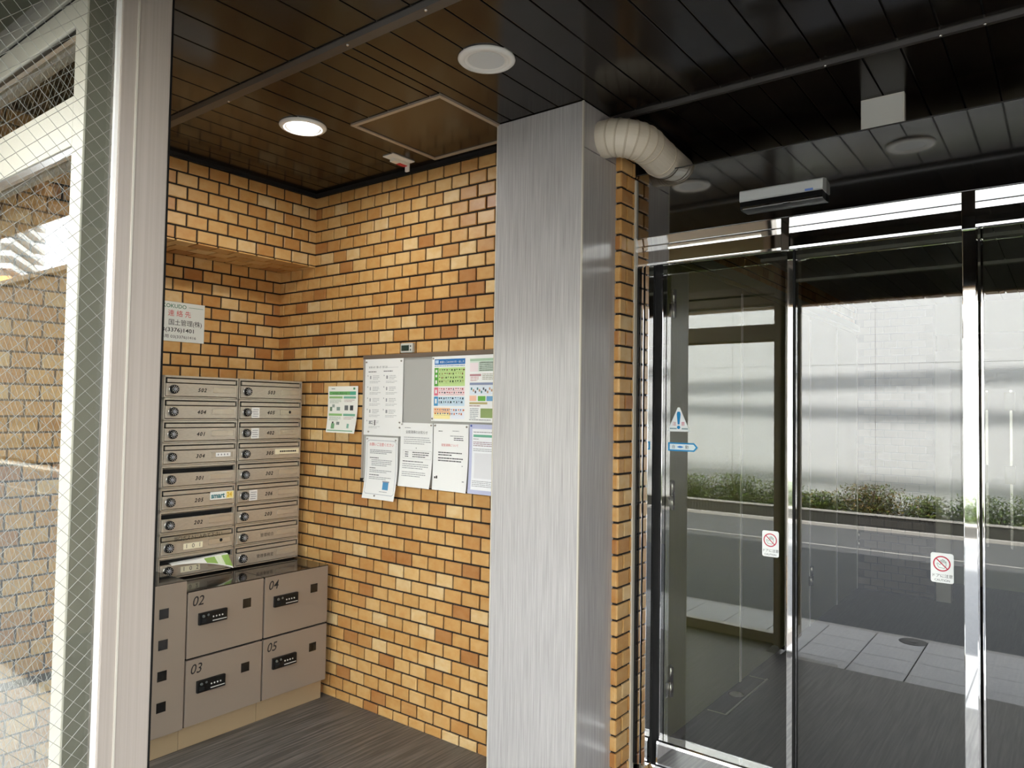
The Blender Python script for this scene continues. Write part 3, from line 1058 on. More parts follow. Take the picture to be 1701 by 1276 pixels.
# ---------------------------------------------------------------- notice board
YBD = YN - 0.022
nb = thing('notice_board', 'wide grey notice board with brown rail on the tiled wall', 'notice board', (-2.65, YN, 1.255))
mb = MB(); mb.box(-3.128, -2.05, YBD, YN - 0.009, 1.250, 1.930, BOARD)
build('panel', mb, nb)
mb = MB(); mb.box(-3.137, -2.05, YBD - 0.008, YN - 0.009, 1.922, 1.944, BOARDF, 0.002)
build('top_rail', mb, nb)
mb = MB(); mb.box(-3.137, -3.124, YBD - 0.006, YN - 0.009, 1.250, 1.922, ALU, 0.002)
build('side_rail', mb, nb)
mb = MB(); mb.box(-3.124, -2.05, YBD - 0.006, YN - 0.009, 1.245, 1.258, ALU, 0.002)
build('bottom_rail', mb, nb)
mb = MB(); mb.box(-3.141, -3.118, YBD - 0.009, YN - 0.009, 1.241, 1.262, BLACK, 0.002)
build('corner_cap', mb, nb)

YP = YBD - 0.004
s = Sheet(-3.118, 1.921, 0.302, 0.418, YP - 0.003, PAPER, 0.002)
s.text('お知らせ  使い方  捨て方', 0.03, 0.050, 0.0135, INK)
s.rect(0.155, 0.0475, 0.265, 0.0485, INKL)
s.lines(0.028, 0.068, 0.115, 1, 0.01, 0.004, INK); s.lines(0.150, 0.066, 0.245, 1, 0.01, 0.004, INK)
for cu in (0.030, 0.160):
    for k in range(5 if cu < 0.1 else 4):
        v = 0.092 + k * 0.062
        s.rect(cu - 0.008, v - 0.004, cu - 0.003, v + 0.003, INKL)
        s.rect(cu + 0.012, v, cu + 0.018 + 0.01 * random.random(), v + 0.018, INKL)
        s.lines(cu + 0.035, v, cu + 0.09, 3, 0.0085, 0.0022, INKL)
        s.lines(cu + 0.01, v + 0.030, cu + 0.10, 2, 0.0075, 0.0018, INKL)
s.rect(0.085, 0.335, 0.092, 0.365, INK); s.rect(0.04, 0.34, 0.07, 0.345, INKL); s.rect(0.04, 0.352, 0.07, 0.357, INKL)
for u, v in ((0.012, 0.016), (0.288, 0.016), (0.285, 0.345), (0.287, 0.372), (0.042, 0.400)): s.pin(u, v)
s.done('notice_sheet', 'tall white two-column instruction sheet at the top left of the notice board', 'notice')

s = Sheet(-3.096, 1.494, 0.256, 0.336, YP - 0.006, PAPER, 0.022, 0.006)
s.text('お願いご注意ください', 0.128, 0.048, 0.0195, RED, 'CENTER', 0.0004)
for (a, b, c, d) in ((0.03, 0.018, 0.226, 0.020), (0.03, 0.308, 0.226, 0.310), (0.012, 0.04, 0.0138, 0.29), (0.242, 0.04, 0.2438, 0.29)):
    s.rect(a, b, c, d, flat(140, 146, 160))
for q in range(5):
    for (cx, cy, sx, sy) in ((0.03, 0.04, -1, -1), (0.226, 0.04, 1, -1), (0.03, 0.29, -1, 1), (0.226, 0.29, 1, 1)):
        a0 = q * PI / 10; a1 = a0 + PI / 10
        x0, y0 = cx + sx * 0.018 * math.sin(a0), cy + sy * 0.020 * math.cos(a0)
        s.rect(min(x0, x0 + sx * 0.004), min(y0, y0 - sy * 0.002), max(x0, x0 + sx * 0.004), max(y0, y0 - sy * 0.002) + 0.001, flat(140, 146, 160))
s.lines(0.036, 0.070, 0.215, 3, 0.0085, 0.0040, INKL)
s.lines(0.036, 0.112, 0.130, 1, 0.0085, 0.0040, INK); s.lines(0.05, 0.124, 0.215, 4, 0.0095, 0.0036, INKL)
s.lines(0.036, 0.168, 0.10, 1, 0.0085, 0.0040, INK); s.lines(0.036, 0.180, 0.215, 2, 0.009, 0.0036, INKL)
s.lines(0.036, 0.205, 0.14, 1, 0.0085, 0.0040, INK); s.lines(0.036, 0.217, 0.215, 2, 0.009, 0.0034, INKL)
s.rect(0.150, 0.242, 0.196, 0.282, flat(84, 150, 196)); s.rect(0.146, 0.236, 0.200, 0.242, flat(150, 150, 160))
s.lines(0.13, 0.292, 0.21, 1, 0.008, 0.003, INKL)
s.pin(0.014, 0.012); s.pin(0.240, 0.014); s.pin(0.10, 0.318)
s.done('notice_sheet', 'white notice with red heading and blue block hanging below the board edge', 'notice')

s = Sheet(-2.824, 1.577, 0.236, 0.334, YP - 0.004, PAPER, 0.016, 0.008)
s.text('全館清掃のお知らせ', 0.119, 0.055, 0.0180, INK, 'CENTER')
s.lines(0.03, 0.025, 0.09, 1, 0.01, 0.003, INKL)
s.lines(0.025, 0.075, 0.225, 4, 0.0105, 0.0034, INKL); s.rect(0.115, 0.128, 0.119, 0.134, INK)
for (a, b, c, d) in ((0.02, 0.144, 0.228, 0.1448), (0.02, 0.186, 0.228, 0.1868), (0.02, 0.144, 0.0208, 0.186), (0.2272, 0.144, 0.228, 0.186)): s.rect(a, b, c, d, INKL)
s.lines(0.035, 0.152, 0.06, 3, 0.011, 0.0042, INK, 0.0); s.lines(0.09, 0.152, 0.215, 3, 0.011, 0.0042, INK)
s.lines(0.02, 0.200, 0.22, 1, 0.01, 0.004, INK); s.lines(0.02, 0.214, 0.22, 3, 0.0105, 0.0038, INKL)
s.lines(0.02, 0.256, 0.20, 3, 0.010, 0.0038, INKL)
s.pin(0.010, 0.008); s.pin(0.226, 0.010)
s.done('notice_sheet', 'white cleaning notice with a boxed schedule, second sheet of the lower row', 'notice')

s = Sheet(-2.586, 1.577, 0.240, 0.336, YP - 0.0025, PAPER, 0.006, 0.014)
s.lines(0.035, 0.035, 0.062, 1, 0.01, 0.004, INK, 0.0); s.lines(0.13, 0.033, 0.175, 1, 0.01, 0.003, INKL, 0.0)
s.lines(0.115, 0.058, 0.205, 1, 0.01, 0.004, INKL, 0.0); s.lines(0.14, 0.068, 0.205, 2, 0.009, 0.004, INK, 0.0)
s.text('配管清掃について', 0.115, 0.112, 0.0145, RED, 'CENTER')
s.lines(0.035, 0.142, 0.205, 2, 0.012, 0.0052, INK, 0.45); s.lines(0.035, 0.170, 0.205, 2, 0.013, 0.0052, INK, 0.05)
s.rect(0.012, 0.268, 0.022, 0.278, INKB); s.rect(0.024, 0.264, 0.034, 0.278, INKB)
s.rect(0.205, 0.280, 0.220, 0.285, INKL); s.rect(0.198, 0.205, 0.206, 0.209, INKL)
s.pin(0.012, 0.010); s.pin(0.228, 0.012)
s.done('notice_sheet', 'white notice with short red heading and four bold lines, third in the lower row', 'notice')

s = Sheet(-2.342, 1.580, 0.240, 0.338, YP - 0.0045, flat(190, 194, 222, 0.6), 0.010)
s.rect(0.018, 0.022, 0.222, 0.318, flat(238, 239, 243), 0.0004)
s.lines(0.026, 0.036, 0.20, 1, 0.01, 0.004, INKL); s.rect(0.026, 0.050, 0.205, 0.062, flat(110, 176, 150), 0.0006)
s.lines(0.026, 0.070, 0.07, 1, 0.01, 0.003, INKL); s.lines(0.026, 0.085, 0.20, 3, 0.0085, 0.0035, flat(150, 120, 130)); s.lines(0.026, 0.118, 0.20, 2, 0.0085, 0.003, INKL)
s.rect(0.034, 0.140, 0.206, 0.262, flat(224, 224, 228), 0.0006)
for v in (0.150, 0.164, 0.212, 0.236, 0.252): s.lines(0.06, v, 0.19, 1, 0.01, 0.004, INKL)
s.lines(0.024, 0.274, 0.21, 4, 0.008, 0.003, INKL)
s.pin(0.012, 0.008, flat(70, 90, 160))
s.done('notice_sheet', 'notice with lilac border partly hidden by the stone column', 'notice')

# large colour poster
s = Sheet(-2.605, 1.920, 0.470, 0.330, YP - 0.0035, PAPER, 0.0)
g = (flat(92, 166, 66), flat(196, 224, 150), flat(226, 118, 140), flat(245, 220, 222), flat(70, 150, 200), flat(206, 226, 240), flat(228, 160, 90), flat(250, 232, 190), flat(30, 110, 180))
s.rect(0.018, 0.014, 0.226, 0.042, g[8]); s.rect(0.022, 0.019, 0.046, 0.036, flat(190, 215, 240), 0.0008)
s.text('資源とごみの分け方・出し方', 0.054, 0.034, 0.0128, PAPER, bold=0.0002, lift=0.0010)
s.lines(0.018, 0.047, 0.226, 1, 0.01, 0.004, flat(110, 160, 190), 0.0)
s.rect(0.018, 0.058, 0.046, 0.152, g[0]); s.rect(0.046, 0.058, 0.226, 0.152, g[1])
s.rect(0.018, 0.158, 0.046, 0.200, g[2]); s.rect(0.046, 0.158, 0.226, 0.200, g[3])
s.rect(0.018, 0.205, 0.046, 0.252, g[4]); s.rect(0.046, 0.205, 0.226, 0.252, g[5])
s.rect(0.018, 0.262, 0.130, 0.288, flat(246, 200, 160)); s.rect(0.018, 0.288, 0.130, 0.318, flat(250, 236, 170)); s.rect(0.136, 0.262, 0.226, 0.316, flat(232, 236, 244))
for (v0, v1, cc) in ((0.066, 0.148, (flat(90, 110, 60), flat(60, 90, 50), flat(150, 160, 90), flat(120, 90, 60))), (0.162, 0.198, (flat(170, 80, 90), flat(90, 90, 100), flat(200, 120, 120))), (0.209, 0.250, (flat(50, 70, 90), flat(60, 120, 110), flat(40, 50, 60))), (0.268, 0.314, (flat(200, 110, 60), flat(120, 120, 140), flat(90, 110, 140)))):
    v = v0
    while v < v1 - 0.008:
        u = 0.052 if v < 0.26 else 0.024
        while u < 0.218:
            w = random.uniform(0.005, 0.012); h = random.uniform(0.004, 0.010)
            s.rect(u, v, u + w, v + h, random.choice(cc), 0.0009)
            u += w + random.uniform(0.004, 0.010)
        s.lines(0.052 if v < 0.26 else 0.024, v + 0.012, 0.22, 1, 0.01, 0.0015, cc[1], 0.0)
        v += 0.019
for (v, h) in ((0.068, 0.014), (0.094, 0.012), (0.122, 0.018), (0.170, 0.018), (0.216, 0.024)): s.rect(0.026, v, 0.038, v + h, PAPER, 0.0010)
# right half
s.rect(0.258, 0.018, 0.452, 0.082, flat(214, 230, 216)); s.rect(0.258, 0.018, 0.452, 0.030, flat(170, 200, 172), 0.0008); s.rect(0.258, 0.038, 0.312, 0.082, flat(240, 226, 228), 0.0008)
s.lines(0.262, 0.044, 0.308, 4, 0.009, 0.003, flat(180, 110, 120)); s.lines(0.318, 0.036, 0.446, 5, 0.0095, 0.004, flat(120, 160, 130))
s.rect(0.258, 0.094, 0.330, 0.104, flat(190, 140, 146)); s.lines(0.262, 0.108, 0.320, 3, 0.008, 0.003, flat(190, 120, 130)); s.lines(0.338, 0.094, 0.446, 4, 0.008, 0.003, flat(150, 150, 120))
s.rect(0.258, 0.136, 0.452, 0.148, flat(140, 150, 180)); s.rect(0.258, 0.150, 0.452, 0.196, flat(226, 234, 244))
for i in range(14): s.rect(0.266 + 0.0128 * i, 0.160 + 0.008 * (i % 3), 0.275 + 0.0128 * i, 0.172 + 0.008 * (i % 3), random.choice((flat(80, 130, 130), flat(70, 80, 90), flat(190, 150, 120))), 0.0009)
s.rect(0.258, 0.200, 0.302, 0.226, flat(244, 196, 170)); s.rect(0.312, 0.202, 0.360, 0.226, flat(110, 180, 80)); s.rect(0.366, 0.202, 0.440, 0.226, flat(120, 170, 210))
s.rect(0.258, 0.232, 0.372, 0.242, flat(190, 176, 120)); s.lines(0.258, 0.248, 0.35, 1, 0.008, 0.004, flat(150, 110, 100))
s.lines(0.262, 0.262, 0.318, 6, 0.009, 0.004, flat(160, 166, 170)); s.rect(0.330, 0.262, 0.440, 0.308, flat(146, 166, 106))
s.lines(0.258, 0.316, 0.44, 1, 0.008, 0.004, INKL)
s.pin(0.010, 0.318, STEEL); s.pin(0.010, 0.010, STEEL)
s.done('recycling_poster', 'wide multicolour recycling guide poster at the top right of the notice board', 'poster')

# green and white leaflet taped on the tiles left of the board
s = Sheet(-3.452, 1.774, 0.268, 0.268, YN - 0.016, flat(248, 248, 240, 0.7), 0.012, 0.016)
s.lines(0.03, 0.012, 0.075, 1, 0.01, 0.005, flat(140, 150, 150)); s.rect(0.225, 0.008, 0.242, 0.020, flat(90, 150, 110))
s.rect(0.012, 0.030, 0.250, 0.050, flat(120, 186, 110)); s.text('ごみの出し方ルール', 0.022, 0.047, 0.0165, flat(30, 60, 34), bold=0.0003, lift=0.0012)
s.rect(0.196, 0.030, 0.250, 0.050, flat(90, 180, 150), 0.0009)
for v in (0.058, 0.158):
    s.rect(0.012, v, 0.130, v + 0.013, flat(150, 196, 124)); s.rect(0.140, v, 0.250, v + 0.013, flat(128, 188, 160))
    s.lines(0.018, v + 0.020, 0.122, 3, 0.008, 0.003, flat(160, 180, 160)); s.lines(0.146, v + 0.020, 0.240, 2, 0.008, 0.003, flat(190, 160, 160))
s.rect(0.150, 0.110, 0.182, 0.138, flat(120, 124, 124)); s.rect(0.198, 0.110, 0.228, 0.138, flat(54, 58, 58))
s.rect(0.020, 0.120, 0.040, 0.144, flat(110, 140, 110)); s.rect(0.040, 0.105, 0.062, 0.122, flat(160, 170, 160)); s.rect(0.080, 0.120, 0.110, 0.140, flat(140, 160, 150))
s.rect(0.040, 0.215, 0.070, 0.245, flat(126, 176, 128)); s.rect(0.046, 0.205, 0.060, 0.216, flat(40, 50, 40)); s.rect(0.085, 0.205, 0.112, 0.222, flat(130, 140, 136)); s.rect(0.180, 0.215, 0.200, 0.240, flat(140, 190, 170))
s.rect(0.010, 0.253, 0.246, 0.258, flat(110, 168, 130))
s.done('wall_leaflet', 'green and white leaflet with curling corner taped to the tiles beside the notice board', 'leaflet')

# small digital thermometer above the board
t = thing('digital_thermometer', 'small silver digital thermometer on the tiles above the notice board', 'thermometer', (-2.80, YN, 1.945))
mb = MB(); mb.box(-2.842, -2.752, YN - 0.030, YN - 0.009, 1.948, 2.000, mat('silver_plastic', rgb(206, 206, 200), 0.35, 0.2), 0.006)
build('case', mb, t)
mb = MB(); mb.box(-2.832, -2.776, YN - 0.032, YN - 0.030, 1.958, 1.988, mat('dark_lcd', rgb(52, 66, 58), 0.2), 0.001)
build('screen', mb, t)
for z in (1.962, 1.982):
    mb = MB(); mb.lathe((-2.764, YN - 0.030, z), (0, -1, 0), [(0.004, 0), (0.004, 0.002)], BLACK, 10)
    build('button', mb, t)

# company contact sign over the mailboxes
XSG = XL + 0.013
t = thing('contact_sign', 'white contact sign with red heading above the mailboxes', 'sign', (XSG, 2.10, 2.005))
mb = MB(); mb.box(XL + 0.009, XSG, 1.93, 2.238, 2.005, 2.226, flat(228, 232, 226, 0.4), 0.001)
build('plate', mb, t)
mb = MB()
xs = XSG + 0.0006
text_mesh(mb, 'KOKUDO', 0.030, flat(60, 130, 96), (xs, 1.990, 2.192), 'B', bold=0.0003, xscale=1.05)
mb.box(xs - 0.0004, xs, 2.142, 2.228, 2.2005, 2.2025, flat(60, 130, 96))
text_mesh(mb, '連 絡 先', 0.038, RED, (xs, 2.022, 2.148), 'B', bold=0.0008)
text_mesh(mb, '本社', 0.030, INKB, (xs, 1.945, 2.100), 'B', bold=0.0004)
text_mesh(mb, '国土管理(株)', 0.036, INKB, (xs, 2.026, 2.098), 'B', bold=0.0009, spacing=0.95)
text_mesh(mb, '03(3376)1401', 0.031, INKB, (xs, 1.972, 2.059), 'B', bold=0.0003, xscale=1.2)
text_mesh(mb, '業務用 03(3376)1416', 0.0225, INKB, (xs, 1.953, 2.024), 'B', bold=0.0004, xscale=1.18)
build('lettering', mb, t)
mb = MB()
for k in range(3): mb.box(xs - 0.0004, xs, 1.948, 1.974, 2.196 + 0.007 * k, 2.199 + 0.007 * k, flat(170, 150, 130))
build('emblem', mb, t)

# ---------------------------------------------------------------- mailboxes
XF = -3.640
MB_Y = (1.855, 2.275); MBW = 0.414; MB_TOP = 1.804; MBP = 0.1154
rows = [(('502', ''), ('503', '')), (('404', ''), ('405', 'ts')), (('401', ''), ('402', 't')), (('304', 'p'), ('305', 'n')), (('301', 'o'), ('302', '')),
        (('205', 'm'), ('206', 't')), (('202', 'o'), ('203', '')), (('101', 'H'), ('管理組合', 'J')), (('102', 'L'), ('管理事務室', 'J'))]
_mbm = {}
NUMF = flat(30, 26, 22, 0.6)


def shared(key, fn):
    if key not in _mbm:
        m_ = MB(); fn(m_); _mbm[key] = m_.mesh(key)
    return _mbm[key]


def f_body(m_):
    # shell: side cheeks, top, bottom, back; open towards +x; local origin = left bottom of the front
    m_.box(-0.30, 0.0, 0, 0.006, 0, MBP - 0.002, MBOX); m_.box(-0.30, 0.0, MBW - 0.006, MBW, 0, MBP - 0.002, MBOX)
    m_.box(-0.30, 0.0, 0, MBW, MBP - 0.012, MBP - 0.002, MBOX); m_.box(-0.30, 0.0, 0, MBW, 0, 0.006, MBOX)
    m_.box(-0.30, -0.296, 0, MBW, 0, MBP - 0.002, MBOXD)
    m_.box(-0.030, -0.020, 0.006, MBW - 0.006, 0.074, MBP - 0.012, BLACKM)  # black plate stands in for the shade inside slot and gaps


def f_door(m_):
    m_.box(-0.012, 0.004, 0.009, MBW - 0.009, 0.009, 0.0735, MBOX, 0.002)
    m_.box(0.0036, 0.0046, 0.262, MBW - 0.022, 0.030, 0.0305, MBOXD); m_.box(0.0036, 0.0046, 0.262, MBW - 0.022, 0.0595, 0.060, MBOXD)


def f_plate(m_):
    m_.box(0.004, 0.0052, 0.264, MBW - 0.024, 0.032, 0.058, mat('pale_name_plate', rgb(200, 188, 168), 0.25, 0.4))


def f_flap(m_):
    m_.box(-0.010, 0.001, 0.016, MBW - 0.016, 0.0782, 0.0968, MBOX, 0.0015)


def f_flap_open(m_):
    # flap swung inwards
    m_.prism([(-0.008, 0.100), (-0.006, 0.102), (-0.036, 0.086), (-0.038, 0.084)], 'y', 0.016, MBW - 0.016, MBOX)


def f_dial(m_):
    m_.lathe((0.004, 0.046, 0.043), (1, 0, 0), [(0.0245, 0), (0.0245, 0.004), (0.0232, 0.006)], STEEL, 28)
    m_.lathe((0.010, 0.046, 0.043), (1, 0, 0), [(0.0228, 0), (0.0222, 0.012), (0.0205, 0.015)], BLACK, 28)


def f_dialmark(m_):
    for k in range(10):
        a = 2 * PI * k / 10
        c, s_ = math.cos(a), math.sin(a)
        p = [(0.011, -0.0007), (0.0178, -0.0011), (0.0178, 0.0011), (0.011, 0.0007)]
        m_.poly([(0.0256, 0.046 + c * r - s_ * w, 0.043 + s_ * r + c * w) for r, w in p], flat(225, 225, 222))
    m_.lathe((0.0245, 0.046, 0.043), (1, 0, 0), [(0.0095, 0), (0.0085, 0.005), (0.005, 0.006)], mat('grey_hub', rgb(150, 152, 158), 0.35, 0.3), 20)


def f_pin(m_):
    m_.lathe((0.004, MBW - 0.014, 0.004), (1, 0, 0), [(0.0035, 0), (0.0035, 0.004), (0.002, 0.006)], STEEL, 10)


def part(name, me, t):
    return link(name, me, t)


LBL = {'502': 'mailbox 502 with closed flap in the top row left', '503': 'mailbox 503 at the top right corner of the bank', '404': 'mailbox 404 in the second row left',
       '405': 'mailbox 405 with a white sticker and black dot on its plate', '401': 'mailbox 401 in the third row left', '402': 'mailbox 402 with a white sticker, third row right',
       '304': 'mailbox 304 with a white paper strip in its name plate', '305': 'mailbox 305 with a cream printed name strip', '301': 'mailbox 301 with its slot open, fifth row left',
       '302': 'plain mailbox 302 in the fifth row right', '205': 'mailbox 205 with a coloured lettered sticker', '206': 'mailbox 206 with a white sticker, sixth row right',
       '202': 'mailbox 202 with its slot open above mailbox 101', '203': 'plain mailbox 203 in the seventh row right', '101': 'mailbox 101 with handwriting on clear tape',
       '102': 'mailbox 102 with a leaflet sticking out of its slot', '管理組合': 'mailbox for the residents association, second from the bottom right', '管理事務室': 'mailbox for the management office at the bottom right'}
for r, pair in enumerate(rows):
    for c, (num, opt) in enumerate(pair):
        z = MB_TOP - (r + 1) * MBP; y = MB_Y[c]
        t = thing('mailbox', LBL[num], 'mailbox', (XF, y, z), 'mailboxes in the wall niche')
        part('body', shared('body', f_body), t)
        d = part('door', shared('door', f_door), t)
        part('name_plate', shared('name_plate', f_plate), d)
        if opt in ('o', 'L'): part('flap', shared('flap_open', f_flap_open), t)
        else: part('flap', shared('flap', f_flap), t)
        dl = part('dial_lock', shared('dial_lock', f_dial), t)
        part('dial_marks', shared('dial_marks', f_dialmark), dl)
        part('hinge_pin', shared('hinge_pin', f_pin), t)
        m_ = MB()
        if opt in ('H', 'L'):
            u0 = 0.125 if opt == 'H' else 0.115
            m_.box(0.004, 0.0052, u0, u0 + 0.105, 0.024, 0.054, CREAMP)
            for q, ch in enumerate(num): text_mesh(m_, ch, 0.030, flat(70, 66, 66), (0.0056, u0 + 0.010 + 0.036 * q, 0.030), 'B')
            nm = 'number_label'
        elif opt == 'J':
            text_mesh(m_, num, 0.022, NUMF, (0.0044, 0.155 if len(num) < 5 else 0.135, 0.034), 'B', bold=0.0006)
            nm = 'number'
        else:
            text_mesh(m_, num, 0.027, NUMF, (0.0044, 0.178, 0.033), 'B', shear=0.25, bold=0.0009, spacing=1.25)
            nm = 'number'
        me = m_.mesh(nm); link(nm, me, d)
        m_ = MB()
        if 't' in opt:
            m_.box(0.004, 0.005, 0.078, 0.128, 0.012, 0.070, PAPER)
            for k in range(4): m_.box(0.005, 0.0053, 0.084 + 0.004 * (k % 2), 0.118 + 0.004 * (k % 2), 0.020 + 0.012 * k, 0.0235 + 0.012 * k, INKL)
            link('paper_sticker', m_.mesh('paper_sticker'), d); m_ = MB()
        if 's' in opt:
            m_.lathe((0.005, 0.330, 0.046), (1, 0, 0), [(0.008, 0), (0.007, 0.002)], BLACKM, 14); link('black_dot', m_.mesh('black_dot'), d)
        if opt == 'p':
            m_.box(0.0052, 0.0058, 0.290, 0.376, 0.034, 0.056, PAPER)
            for k in range(4): m_.box(0.0058, 0.0061, 0.300 + 0.018 * k, 0.308 + 0.018 * k, 0.041, 0.050, INKL)
            link('name_strip', m_.mesh('name_strip'), d)
        if opt == 'n':
            m_.box(0.0052, 0.0060, 0.236, 0.398, 0.034, 0.064, CREAMP)
            u = 0.268
            while u < 0.372:
                w = random.uniform(0.006, 0.012); m_.box(0.006, 0.0063, u, u + w, 0.045, 0.054, INKB); u += w + 0.0025
            link('name_strip', m_.mesh('name_strip'), d)
        if opt == 'm':
            m_.box(0.0052, 0.0060, 0.264, 0.402, 0.036, 0.078, flat(240, 242, 236)); m_.box(0.0060, 0.0062, 0.358, 0.400, 0.038, 0.076, flat(246, 226, 150))
            text_mesh(m_, 'smart', 0.038, flat(30, 112, 120), (0.0065, 0.270, 0.045), 'B', bold=0.0014, xscale=0.88)
            text_mesh(m_, '24', 0.034, flat(226, 186, 40), (0.0068, 0.361, 0.047), 'B', bold=0.0012, xscale=0.86)
            link('lettered_sticker', m_.mesh('lettered_sticker'), d)
        if opt == 'H':
            m_.poly([(0.0068, -0.01, 0.060), (0.0068, MBW - 0.03, 0.060), (0.0068, MBW - 0.03, 0.112), (0.0068, -0.01, 0.112)], glass_mat('clear_tape', 0.07, (0.93, 0.94, 0.92)))
            text_mesh(m_, '当口ポストに入れて下さい', 0.0265, INKB, (0.0075, 0.070, 0.074), 'B', shear=0.1, bold=0.0011, xscale=0.90, spacing=0.88)
            link('written_tape', m_.mesh('written_tape'), d)
            m_ = MB(); m_.lathe((0.005, 0.335, 0.048), (1, 0, 0), [(0.009, 0), (0.008, 0.002)], BLACKM, 14); link('black_dot', m_.mesh('black_dot'), d)

# leaflet sticking out of mailbox 102
zb = MB_TOP - 9 * MBP
t = thing('folded_leaflet', 'green and white folded leaflet sticking out of mailbox 102', 'leaflet', (XF, MB_Y[0] + 0.2, zb + 0.07))
mb = MB(); mp = MB()
N_ = 16
def LP(s_, q, d=0.0):
    # s_ 0..1 along the slot, q 0 at the slot .. 1 at the free edge
    w = 0.004 + 0.066 * s_ ** 2.2
    out = 0.015 + q * (0.012 + 0.050 * s_)
    return (XF + out + d, MB_Y[0] + 0.055 + 0.315 * s_, zb + 0.088 - 0.012 * (1 - s_) - q * w)
for i in range(N_):
    a, b = i / N_, (i + 1) / N_
    for j in range(4):
        q0, q1 = j / 4, (j + 1) / 4
        mb.poly([LP(a, q1), LP(b, q1), LP(b, q0), LP(a, q0)], flat(244, 244, 238), True)
        mb.poly([LP(a, q1, -0.0008), LP(a, q0, -0.0008), LP(b, q0, -0.0008), LP(b, q1, -0.0008)], flat(226, 226, 220), True)
    mb.poly([LP(a, 1), LP(b, 1), LP(b, 1, -0.0008), LP(a, 1, -0.0008)], flat(244, 244, 238))
    if 0.5 < a < 0.96:
        mp.poly([LP(a, 0.88, 0.001), LP(b, 0.88, 0.001), LP(b, 0.06, 0.001), LP(a, 0.06, 0.001)], flat(150, 186, 96) if (a < 0.70 or a > 0.86) else flat(226, 236, 206))
mb.poly([LP(0.02, 0), LP(1, 0), (XF - 0.05, MB_Y[0] + 0.37, zb + 0.088), (XF - 0.05, MB_Y[0] + 0.06, zb + 0.080)], flat(236, 236, 230))
build('paper', mb, t); build('print', mp, t, kind='stuff')

# ---------------------------------------------------------------- parcel lockers
XLF = -3.355
LTOP = 0.757


def lock_plate(d, y, z):
    m_ = MB(); m_.box(XLF, XLF + 0.016, y, y + 0.148, z, z + 0.058, BLACK, 0.004)
    p = build('combination_lock', m_, d)
    m_ = MB()
    for k in range(4): m_.lathe((XLF + 0.016, y + 0.072 + 0.016 * k, z + 0.031), (1, 0, 0), [(0.0042, 0), (0.0035, 0.002)], flat(214, 214, 208), 10)
    m_.box(XLF + 0.016, XLF + 0.0172, y + 0.068, y + 0.142, z + 0.010, z + 0.014, flat(200, 200, 196))
    m_.lathe((XLF + 0.016, y + 0.020, z + 0.042), (1, 0, 0), [(0.007, 0), (0.006, 0.005)], mat('dark_key_metal', rgb(120, 128, 128), 0.3, 0.6), 14)
    m_.lathe((XLF + 0.016, y + 0.046, z + 0.044), (1, 0, 0), [(0.006, 0), (0.005, 0.003)], mat('dark_key_metal'), 14)
    m_.box(XLF + 0.016, XLF + 0.022, y + 0.010, y + 0.034, z + 0.012, z + 0.030, BLACKM, 0.002)
    link_p = build('lock_markings', m_, d)


def locker_door(t, y0, y1, z0, z1, num):
    m_ = MB(); m_.box(XLF - 0.018, XLF, y0 + 0.004, y1 - 0.004, z0 + 0.004, z1 - 0.004, LOCK, 0.002)
    d = build('door', m_, t)
    m_ = MB(); text_mesh(m_, num, 0.066, INKB, (XLF + 0.0006, y0 + 0.022, z1 - 0.072), 'B', shear=0.22, bold=0.0003, xscale=0.92)
    build('number', m_, d)
    lock_plate(d, y0 + 0.055, z1 - 0.168)
    m_ = MB(); m_.box(XLF, XLF + 0.0015, y1 - 0.122, y1 - 0.076, z1 - 0.136, z1 - 0.090, DARKWIN)
    build('window', m_, d)


for (y0, y1, nums, lab) in ((1.857, 2.275, ('02', '03'), 'taupe parcel locker column with doors 02 and 03'), (2.277, 2.692, ('04', '05'), 'taupe parcel locker column with doors 04 and 05 beside the tiled wall')):
    t = thing('parcel_locker', lab, 'locker', (XLF, (y0 + y1) / 2, 0), 'parcel lockers under the mailboxes')
    mb = MB(); mb.box(XL + 0.012, XLF - 0.019, y0, y1, 0.109, LTOP - 0.012, BLACKM); mb.box(XL + 0.012, XLF - 0.062, y0, y1, 0.0, 0.109, BLACKM)
    build('cabinet', mb, t)
    mb = MB(); mb.box(XL + 0.012, XLF - 0.004, y0, y1, LTOP - 0.012, LTOP, LOCKTOP, 0.001)
    build('top_plate', mb, t)
    locker_door(t, y0, y1, 0.434, LTOP - 0.001, nums[0])
    locker_door(t, y0, y1, 0.112, 0.432, nums[1])
    mb = MB(); mb.box(XLF - 0.06, XLF - 0.045, y0, y1, 0.0, 0.108, PLINTH)
    build('plinth', mb, t)
t = thing('parcel_locker', 'taupe locker column with four small square windows behind the aluminium post', 'locker', (XLF, 1.65, 0), 'parcel lockers under the mailboxes')
mb = MB(); mb.box(XL + 0.012, XLF - 0.019, 1.45, 1.855, 0.109, 0.80, LOCK); mb.box(XL + 0.012, XLF - 0.062, 1.45, 1.855, 0.0, 0.109, BLACKM)
build('cabinet', mb, t)
mb = MB(); mb.box(XL + 0.012, XLF - 0.004, 1.45, 1.855, 0.80, 0.812, LOCKTOP, 0.001)
build('top_plate', mb, t)
mb = MB(); mb.box(XLF - 0.018, XLF, 1.452, 1.853, 0.112, 0.810, LOCK, 0.0025)
d = build('door', mb, t)
for z in (0.655, 0.512, 0.369, 0.226):
    mb = MB(); mb.box(XLF, XLF + 0.0015, 1.722, 1.766, z, z + 0.046, DARKWIN)
    build('window', mb, d)
mb = MB(); mb.box(XLF - 0.06, XLF - 0.045, 1.45, 1.855, 0.0, 0.108, PLINTH)
build('plinth', mb, t)

